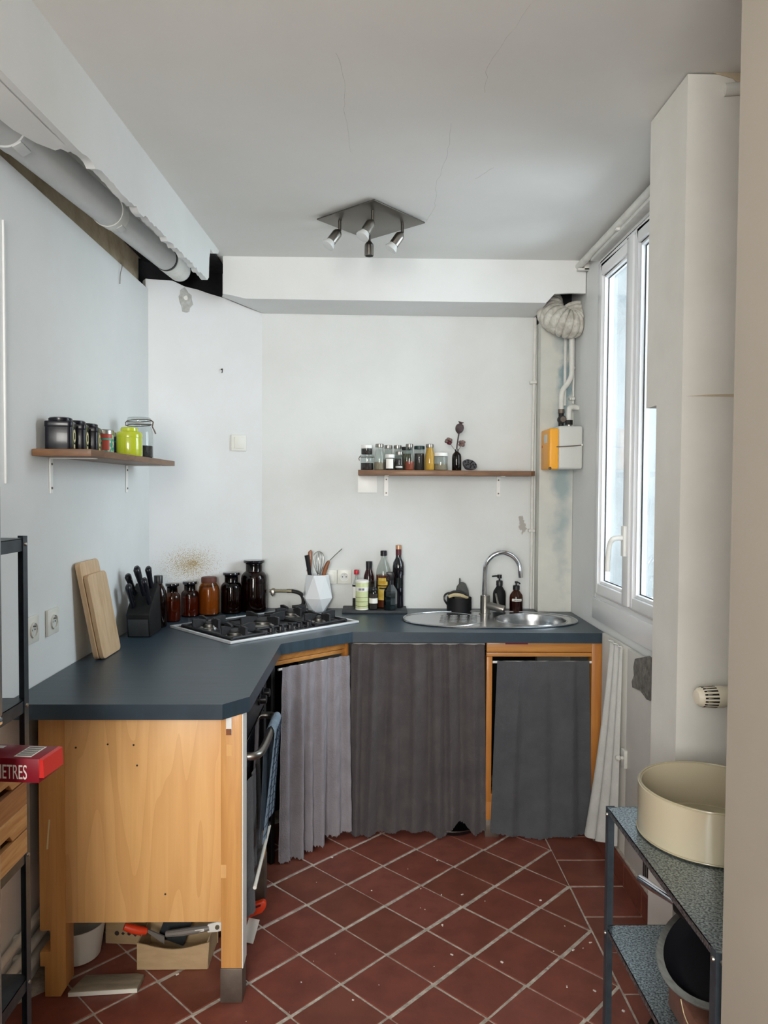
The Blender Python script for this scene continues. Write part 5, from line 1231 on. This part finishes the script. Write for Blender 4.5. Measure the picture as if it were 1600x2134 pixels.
# ================================================================== RIGHT RACK
def rack(label, x0, x1, y0, y1, h, shelves, m_post, m_shelf, lip=0.03):
    t = thing('metal_rack', label, 'rack', ((x0 + x1) / 2, (y0 + y1) / 2, 0))
    w_ = 0.022; th = 0.002
    for sx, X in ((1, x0), (-1, x1)):
        for sy, Y in ((1, y0), (-1, y1)):
            mb = MB().box(min(X, X + sx * w_), max(X, X + sx * w_), min(Y, Y + sy * th), max(Y, Y + sy * th), 0, h)
            mb.box(min(X, X + sx * th), max(X, X + sx * th), min(Y + sy * th, Y + sy * w_), max(Y + sy * th, Y + sy * w_), 0, h)
            p = mb.build('post', m_post, t)
            bz = MB()
            for z in shelves:
                bz.rev([(0.005, 0), (0.004, 0.003), (0.001, 0.004)], (X + sx * 0.011, Y if sy > 0 else Y, z - 0.014), (0, -sy, 0), 10)
                bz.rev([(0.005, 0), (0.004, 0.003), (0.001, 0.004)], (X, Y + sy * 0.011, z - 0.014), (-sx, 0, 0), 10)
            bz.build('bolts', M['steel'], p)
    for z in shelves:
        e = 0.0025
        mb = MB().box(x0 + e, x1 - e, y0 + e, y1 - e, z - 0.0015, z)
        mb.box(x0 + e, x0 + e + 0.0015, y0 + e, y1 - e, z - lip, z).box(x1 - e - 0.0015, x1 - e, y0 + e, y1 - e, z - lip, z)
        mb.box(x0 + e, x1 - e, y0 + e, y0 + e + 0.0015, z - lip, z).box(x0 + e, x1 - e, y1 - e - 0.0015, y1 - e, z - lip, z)
        mb.build('shelf', m_shelf, t)
    return t
rack('low galvanised metal rack standing before the pillar on the right', 0.604, 0.90, 1.235, 1.830, 0.74, (0.738, 0.433, 0.11), M['rackgrey'], M['galv'], 0.014)
pa = thing('round_pan', 'large round beige enamel pan on top of the low rack', 'pan', (0.795, 1.675, 0.7387))
PR = 0.158
MB().rev([(0.002, 0.0), (PR - 0.006, 0.0), (PR, 0.006), (PR, 0.112), (PR - 0.005, 0.115), (PR - 0.009, 0.112), (PR - 0.009, 0.012), (PR - 0.02, 0.008), (0.002, 0.008)], (0.795, 1.675, 0.7387), n=64, cap=False).build('body', M['beige'], pa)
MB().tube([(0.795 + (PR - 0.0045) * math.cos(t), 1.675 + (PR - 0.0045) * math.sin(t), 0.7387 + 0.1145) for t in [2 * PI * k / 64 for k in range(65)]], 0.0028, 8).build('rim', M['beigein'], pa)
MB().rev([(PR - 0.012, 0.009), (PR - 0.028, 0.017), (PR - 0.034, 0.015), (PR - 0.04, 0.0095)], (0.795, 1.675, 0.7387), n=64, cap=False).build('inner_step', M['beigein'], pa)
MB().tube([(0.795 + (PR + 0.0005) * math.cos(t), 1.675 + (PR + 0.0005) * math.sin(t), 0.7387 + 0.004) for t in [2 * PI * k / 64 for k in range(65)]], 0.002, 8).build('base_ring', M['beigein'], pa)
# brown box, pan and lid on the middle shelf
bb = thing('brown_box', 'brown wooden box on the middle shelf of the low rack', 'box', (0.76, 1.40, 0.4335))
MB().box(0.648, 0.87, 1.345, 1.535, 0.4335, 0.494).build('body', M['brownbin'], bb, bev=0.003)
MB().tube([(0.647, 1.47, 0.493), (0.6455, 1.45, 0.476), (0.6455, 1.425, 0.470), (0.647, 1.405, 0.480)], 0.0012, 6, 4).build('loose_thread', M['bristle'], bb)
fp = thing('frying_pan', 'black frying pan with chrome handle tilted on the brown box', 'pan', (0.75, 1.48, 0.56))
pc = Vector((0.748, 1.486, 0.582)); pn = Vector((-0.42, -0.12, 0.9)).normalized()
MB().rev([(0.002, -0.030), (0.105, -0.030), (0.118, -0.024), (0.139, 0.004), (0.136, 0.006), (0.114, -0.020), (0.102, -0.025), (0.002, -0.025)], pc, pn, 48, False).build('bowl', M['black'], fp)
MB().rev([(0.1395, 0.002), (0.143, 0.003), (0.143, 0.007), (0.128, 0.0065), (0.128, 0.004), (0.1395, 0.002)], pc, pn, 48, False).build('rim', M['steel'], fp)
side = pn.cross(Vector((0, 1, 0))).normalized(); back = side.cross(pn).normalized(); back = -back if back.y < 0 else back
hd = (back + Vector((-0.35, 0, 0.10))).normalized()
h0 = Vector((0.712, 1.592, 0.606)); h1 = Vector((0.668, 1.758, 0.590))
hx_ = (h1 - h0).normalized()
MB().cyl(h0 - hx_ * 0.012, h0 + hx_ * 0.03, 0.021, 0.018, n=16).build('handle_base', M['blackm'], fp, bev=0.003)
MB().tube([h0 + hx_ * 0.025, h0 + hx_ * 0.07, h0 + hx_ * 0.13, h1], [0.007, 0.0085, 0.0105, 0.010], 12).build('handle', M['chrome'], fp)
ld = thing('pan_lid', 'round black lid leaning against the near side of the brown box', 'lid', (0.75, 1.30, 0.44))
lc_ = Vector((0.752, 1.302, 0.515)); ln_ = Vector((-0.50, -0.62, 0.58)).normalized()
MB().rev([(0.080, 0.0), (0.080, 0.006), (0.068, 0.014), (0.045, 0.022), (0.015, 0.027)], lc_, ln_, 40).build('dome', M['black'], ld)
MB().rev([(0.008, 0.025), (0.007, 0.032), (0.018, 0.036), (0.018, 0.043), (0.012, 0.046)], lc_, ln_, 18).build('knob', M['black'], ld)
sp_ = lathe_thing('stock_pot', 'steel pot with loop handle on the lowest rack shelf', 'pot', (0.75, 1.62, 0.1105),
     [('body', [(0.10, 0), (0.105, 0.005), (0.105, 0.17), (0.108, 0.173), (0.102, 0.17), (0.10, 0.008), (0.002, 0.008)], M['steel'], 40, False)])
MB().tube([(0.653, 1.60, 0.255), (0.625, 1.60, 0.262), (0.615, 1.62, 0.265), (0.625, 1.65, 0.262), (0.653, 1.65, 0.255)], 0.006, 10, 4).build('handle', M['chrome'], sp_)

# thermostatic valve by the pillar
tv = thing('radiator_valve', 'cream thermostatic radiator valve with black slots in front of the pillar', 'valve', (0.92, 1.9, 1.0))
vc = Vector((0.935, 1.90, 1.0)); vx = Vector((-1, -0.05, 0)).normalized()
MB().rev([(0.026, -0.02), (0.026, 0.0), (0.0285, 0.004), (0.0285, 0.03), (0.027, 0.055), (0.024, 0.068), (0.018, 0.075), (0.004, 0.077)], vc, vx, 36).build('head', M['creamv'], tv)
qv = Vector((0, 0, 1)).rotation_difference(vx).to_matrix()
for k in range(18):
    a = 2 * PI * k / 18; c = vc + qv @ Vector((0.0280 * math.cos(a), 0.0280 * math.sin(a), 0.044))
    r_ = qv @ Vector((math.cos(a), math.sin(a), 0)); tt = vx.cross(r_)
    MB().slab([c - tt * 0.0024 - vx * 0.018 + r_ * 0.0008, c + tt * 0.0024 - vx * 0.018 + r_ * 0.0008, c + tt * 0.0020 + vx * 0.018 - r_ * 0.0015, c - tt * 0.0020 + vx * 0.018 - r_ * 0.0015], -r_ * 0.002).build('slot', M['hole'], tv)
MB().cyl(vc - vx * 0.02, vc - vx * 0.035, 0.021, n=20).build('collar', M['black'], tv)
MB().cyl(vc - vx * 0.035, vc - vx * 0.075, 0.014, n=16).tube([vc - vx * 0.06, vc - vx * 0.06 + Vector((0, 0.05, 0)), vc - vx * 0.06 + Vector((0, 0.0605, 0))], 0.009, 10).build('body', M['dulls'], tv)

# ================================================================== LEFT EDGE: FRIDGE, RACK, CRATES
fr_ = thing('fridge', 'tall grey steel fridge at the left edge, seen almost edge on', 'fridge', (-1.02, 1.14, 0))
MB().box(-1.33, -0.785, 0.845, 1.44, 0.03, 1.548).build('body', M['rackgrey'], fr_, bev=0.004)
MB().box(-0.780, -0.717, 0.84, 1.446, 1.088, 1.548).build('door', M['fridge'], fr_, bev=0.008, seg=3)
MB().box(-0.780, -0.724, 0.84, 1.446, 0.06, 1.070).build('door', M['fridge'], fr_, bev=0.008, seg=3)
MB().box(-0.765, -0.725, 1.41, 1.444, 1.548, 1.560).cyl((-0.738, 1.43, 1.556), (-0.738, 1.43, 1.567), 0.008, n=10).build('hinge', M['white'], fr_, bev=0.002)
MB().box(-0.765, -0.722, 1.41, 1.452, 1.072, 1.086).cyl((-0.735, 1.450, 1.056), (-0.735, 1.450, 1.09), 0.007, n=10).build('hinge', M['chrome'], fr_, bev=0.002)
MB().box(-0.88, -0.84, 0.86, 0.92, 0, 0.03).box(-0.88, -0.84, 1.37, 1.43, 0, 0.03).box(-1.30, -1.26, 0.86, 0.92, 0, 0.03).box(-1.30, -1.26, 1.37, 1.43, 0, 0.03).build('feet', M['black'], fr_)
rack('tall dark grey metal rack between the fridge and the birch cabinet', -1.345, -0.812, 1.487, 1.757, 1.425, (1.42, 1.037, 0.676, 0.365, 0.06), M['rackgrey'], M['rackgrey'])
def crate(label, z0, m1, m2):
    t = thing('wooden_crate', label, 'crate', (-1.05, 1.61, z0), 0, 'pine crates on the tall rack')
    X0, X1, Y0, Y1, hh = -1.31, -0.806, 1.513, 1.730, 0.1165
    for X, dx in ((X1 - 0.014, 0.014), (X0, 0.014)):
        MB().box(X, X + dx, Y0, Y1, z0, z0 + 0.055).build('slat', m1, t, bev=0.001, seg=1)
        pr_ = [(Y0, z0 + 0.059), (1.555, z0 + 0.059), (1.567, z0 + 0.076), (1.645, z0 + 0.076), (1.66, z0 + 0.059), (Y1, z0 + 0.059), (Y1, z0 + hh), (Y0, z0 + hh)]
        MB().slab([(X, y, z) for y, z in pr_], (dx, 0, 0)).build('slat', m2, t, bev=0.001, seg=1)
    for Y in (Y0, Y1 - 0.012):
        for za, zb in ((0, 0.055), (0.059, hh)):
            MB().box(X0 + 0.014, X1 - 0.014, Y, Y + 0.012, z0 + za, z0 + zb).build('slat', m1, t, bev=0.001, seg=1)
    MB().box(X0 + 0.014, X1 - 0.014, Y0 + 0.012, Y1 - 0.012, z0 + 0.002, z0 + 0.008).build('base', M['pine2'], t)
crate('lower pine crate with hand slot on the tall grey rack', 0.6765, M['pine'], M['pine'])
crate('upper pine crate with hand slot, stacked on the lower crate', 0.794, M['pine2'], M['pine'])
rb = thing('red_box', 'red cardboard box with white barcode lying across the upper pine crate', 'box', (-0.84, 1.60, 0.911), -0.10)
R10 = Matrix.Rotation(-0.10, 3, 'Z')
def RB(x, y, z): return R10 @ Vector((x, y, 0)) + Vector((-0.84, 1.60, 0.911 + z))
mb = MB(); mb.slab([RB(-0.16, -0.03, 0), RB(0.145, -0.03, 0), RB(0.145, 0.05, 0), RB(-0.16, 0.05, 0)], (0, 0, 0.052)); mb.build('carton', M['red'], rb, bev=0.0015)
MB().slab([RB(0.1452, -0.03, 0.012), RB(0.158, -0.034, 0.014), RB(0.156, -0.034, 0.052), RB(0.1452, -0.03, 0.052)], R10 @ Vector((0, 0.08, 0))).build('end_flap', M['brightred'], rb)
def topq(x0, x1, y0, y1, m, nm): MB().slab([RB(x0, y0, 0.0522), RB(x1, y0, 0.0522), RB(x1, y1, 0.0522), RB(x0, y1, 0.0522)], (0, 0, 0.0004)).build(nm, m, rb)
topq(0.083, 0.122, -0.020, 0.042, M['label'], 'barcode_panel')
for k in range(9):
    MB().slab([RB(0.086, -0.014 + k * 0.006, 0.0527), RB(0.119, -0.014 + k * 0.006, 0.0527), RB(0.119, -0.0145 + k * 0.006 + (0.0022 if k % 2 else 0.0038), 0.0527), RB(0.086, -0.0145 + k * 0.006 + (0.0022 if k % 2 else 0.0038), 0.0527)], (0, 0, 0.0002)).build('barcode_bar', M['spice_d'], rb)
topq(-0.02, 0.035, -0.022, 0.000, M['label'], 'symbol_panel'); topq(0.0, 0.03, 0.026, 0.040, M['label'], 'symbol_panel')
for k in range(3):
    c = RB(-0.008 + k * 0.017, -0.011, 0.0526); MB().rev([(0.0065, 0), (0.0065, 0.0003)], c, (0, 0, 1), 12).build('symbol', M['spice_d'], rb)
text('lettering', 'METRES', 0.044, RB(0.046, -0.0306, 0.008), R10 @ rotm(PI / 2, 0, 0), M['label'], rb, sx=0.48)

# ================================================================== FLOOR CLUTTER BELOW THE BIRCH CABINET
lathe_thing('white_planter', 'white plastic planter under the birch cabinet', 'planter', (-0.955, 2.395, 0.001),
   [('body', [(0.002, 0), (0.066, 0), (0.072, 0.004), (0.088, 0.112), (0.086, 0.113), (0.083, 0.110), (0.068, 0.008), (0.002, 0.008)], M['bin'], 44, False)])
cb = thing('cardboard_box', 'tall cardboard box with small printed symbols behind the white planter', 'box', (-0.79, 2.50, 0), -0.08)
RC = Matrix.Rotation(-0.08, 3, 'Z')
def CBP(x, y, z): return RC @ Vector((x, y, 0)) + Vector((-0.79, 2.50, z))
MB().slab([CBP(-0.09, -0.055, 0.001), CBP(0.05, -0.055, 0.001), CBP(0.05, 0.07, 0.001), CBP(-0.09, 0.07, 0.001)], (0, 0, 0.20)).build('carton', M['cardboard'], cb, bev=0.002)
for k, r in enumerate((0.008, 0.006, 0.006, 0.009, 0.0065)):
    c = CBP(-0.05 + k * 0.021, -0.0552, 0.038); MB().rev([(r, 0), (r, 0.0005)], c, RC @ Vector((0, -1, 0)), 4 if k in (1, 3) else 14).build('symbol', M['spice_d'], cb)
tr = thing('cardboard_tray', 'open shallow cardboard tray full of tools under the birch cabinet', 'box', (-0.615, 2.39, 0))
tx0, tx1, ty0, ty1, tz = -0.735, -0.505, 2.315, 2.455, 0.088
fpz = [(tx0, 0.001), (tx1 - 0.006, 0.001), (tx1, tz)] + [(tx1 - 0.23 * k / 8, tz - 0.022 * math.sin(PI * k / 8) ** 1.2) for k in range(1, 8)] + [(tx0, tz)]
MB().slab([(x, ty0, z) for x, z in fpz], (0, 0.004, 0)).build('side', M['cardboard'], tr)
MB().box(tx0, tx1, ty1 - 0.004, ty1, 0.001, tz).build('side', M['cardboard'], tr); MB().box(tx0, tx0 + 0.004, ty0 + 0.004, ty1 - 0.004, 0.001, tz).build('side', M['cardboard'], tr); MB().box(tx1 - 0.008, tx1 - 0.004, ty0 + 0.004, ty1 - 0.004, 0.001, tz).build('side', M['cardboard'], tr)
MB().box(tx0 + 0.004, tx1 - 0.008, ty0 + 0.004, ty1 - 0.004, 0.001, 0.004).build('base', M['cardboard'], tr)
t = thing('scraper', 'paint scraper with red handle sticking out of the cardboard tray', 'tool', (-0.72, 2.38, 0.09))
MB().tube([(-0.788, 2.355, 0.118), (-0.768, 2.360, 0.108), (-0.742, 2.368, 0.096), (-0.722, 2.375, 0.090)], [0.011, 0.014, 0.014, 0.011], 14).build('handle', M['orange'], t)
MB().slab([(-0.724, 2.376, 0.096), (-0.722, 2.376, 0.086), (-0.665, 2.376, 0.045), (-0.665, 2.376, 0.070)], (0, 0.006, 0)).build('blade', M['greytool'], t)
t = thing('tile_cutter', 'long grey handled cutter with steel jaw and bolt lying over the tray', 'tool', (-0.56, 2.36, 0.09))
MB().tube([(-0.655, 2.362, 0.088), (-0.60, 2.362, 0.094), (-0.55, 2.362, 0.102), (-0.515, 2.362, 0.108)], [0.010, 0.012, 0.011, 0.009], 10).build('handle', M['greytool'], t)
MB().slab([(-0.520, 2.358, 0.094), (-0.520, 2.358, 0.120), (-0.49, 2.358, 0.128), (-0.455, 2.358, 0.126), (-0.455, 2.358, 0.104), (-0.49, 2.358, 0.096)], (0, 0.007, 0)).build('jaw', M['label'], t, bev=0.001)
MB().cyl((-0.488, 2.358, 0.113), (-0.488, 2.353, 0.113), 0.007, n=12).build('bolt', M['brass'], t)
MB().slab([(-0.56, 2.3525, 0.098), (-0.53, 2.3525, 0.102), (-0.53, 2.3525, 0.110), (-0.56, 2.3525, 0.106)], (0, -0.0005, 0)).build('barcode', M['label'], t)
t = thing('dark_bracket', 'dark grey bracket standing up inside the cardboard tray', 'tool', (-0.64, 2.42, 0.004))
MB().obox((-0.635, 2.42, 0.085), (0.09, 0.02, 0.12), rotm(0.1, 0.35, 0)).build('plate', M['slate'], t, bev=0.002)
for k in range(3): MB().obox((-0.645 + 0.02 * k, 2.408, 0.135 + 0.012 * k), (0.06, 0.004, 0.006), rotm(0.1, 0.35, 0)).build('rib', M['black'], t)
sw = thing('hand_saw', 'saw with pale blade and orange handle on the floor behind the tray', 'saw', (-0.5, 2.53, 0.03))
MB().slab([(-0.62, 2.505, 0.105), (-0.58, 2.505, 0.090), (-0.55, 2.505, 0.055), (-0.44, 2.505, 0.050), (-0.44, 2.505, 0.035), (-0.62, 2.505, 0.03)], (0, 0.003, 0)).build('blade', M['cream'], sw)
mb = MB().tube([(-0.575, 2.512, 0.092), (-0.52, 2.512, 0.086), (-0.47, 2.512, 0.078), (-0.425, 2.512, 0.068)], [0.010, 0.012, 0.012, 0.010], 10, 3); mb.build('grip', M['orange'], sw)
MB().slab([(-0.435, 2.507, 0.042), (-0.43, 2.507, 0.088), (-0.362, 2.507, 0.112), (-0.352, 2.507, 0.105), (-0.352, 2.507, 0.088), (-0.365, 2.507, 0.07), (-0.41, 2.507, 0.052)], (0, 0.022, 0)).build('handle', M['orange'], sw, bev=0.004)
MB().slab([(-0.415, 2.5065, 0.086), (-0.368, 2.5065, 0.102), (-0.37, 2.5065, 0.094), (-0.412, 2.5065, 0.079)], (0, -0.0006, 0)).build('handle_slot', M['winered'], sw)
t = thing('tool_foot', 'green black clamp foot in front of the orange saw grip', 'tool', (-0.49, 2.49, 0.02))
MB().obox((-0.50, 2.492, 0.066), (0.05, 0.018, 0.024), rotm(0, 0.15, 0)).build('body', M['spice_g'], t, bev=0.004)
MB().obox((-0.495, 2.492, 0.028), (0.02, 0.014, 0.055), rotm(0, 0.05, 0)).build('stand', M['black'], t, bev=0.003)
o = MB().slab([(-0.425, 2.45, 0.006), (-0.385, 2.44, 0.004), (-0.372, 2.50, 0.05), (-0.41, 2.51, 0.052)], (0, 0, 0.0012)).build('paper_tag', M['label'], None, origin=(-0.40, 2.46, 0.004)); put(o, 'white paper tag propped on the floor beside the cabinet leg', 'paper')
o = MB().slab([(-0.902, 2.190, 0.001), (-0.70, 2.207, 0.001), (-0.698, 2.268, 0.001), (-0.72, 2.275, 0.001), (-0.88, 2.268, 0.001)], (0, 0, 0.016)).build('plank_offcut', M['plankm'], None, bev=0.0015, origin=(-0.8, 2.23, 0.001)); put(o, 'dirty white painted plank offcut on the floor under the birch cabinet', 'plank')
me = MB().slab([(-0.902, 2.1893, 0.002), (-0.70, 2.2063, 0.002), (-0.70, 2.2063, 0.015), (-0.902, 2.1893, 0.015)], (0, -0.0006, 0)).build('painted_edge', M['plankw'], o)
# crumbs of plaster on the tiles
cr = MB(); rn = random.Random(9)
for k in range(70):
    x, y = rn.uniform(-0.75, 0.95), rn.uniform(1.75, 3.05)
    if x < -0.36 and rn.random() < 0.5: continue
    r = rn.choice([0.0012, 0.0016, 0.002, 0.003]) * rn.uniform(0.7, 1.3)
    cr.obox((x, y, r * 0.5), (r * 2.2, r * 1.4, r), rotm(0, 0, rn.uniform(0, 3)))
for (x, y) in ((0.69, 2.40), (0.76, 2.44), (0.62, 2.22), (0.70, 2.20), (0.36, 2.74), (-0.60, 2.29), (0.28, 2.38)):
    cr.obox((x, y, 0.002), (0.011, 0.0035, 0.003), rotm(0, 0.2, rn.uniform(0, 3)))
o = cr.build('plaster_crumbs', M['dust'], None); put(o, 'white plaster crumbs scattered over the terracotta floor', 'crumbs', kind='stuff')
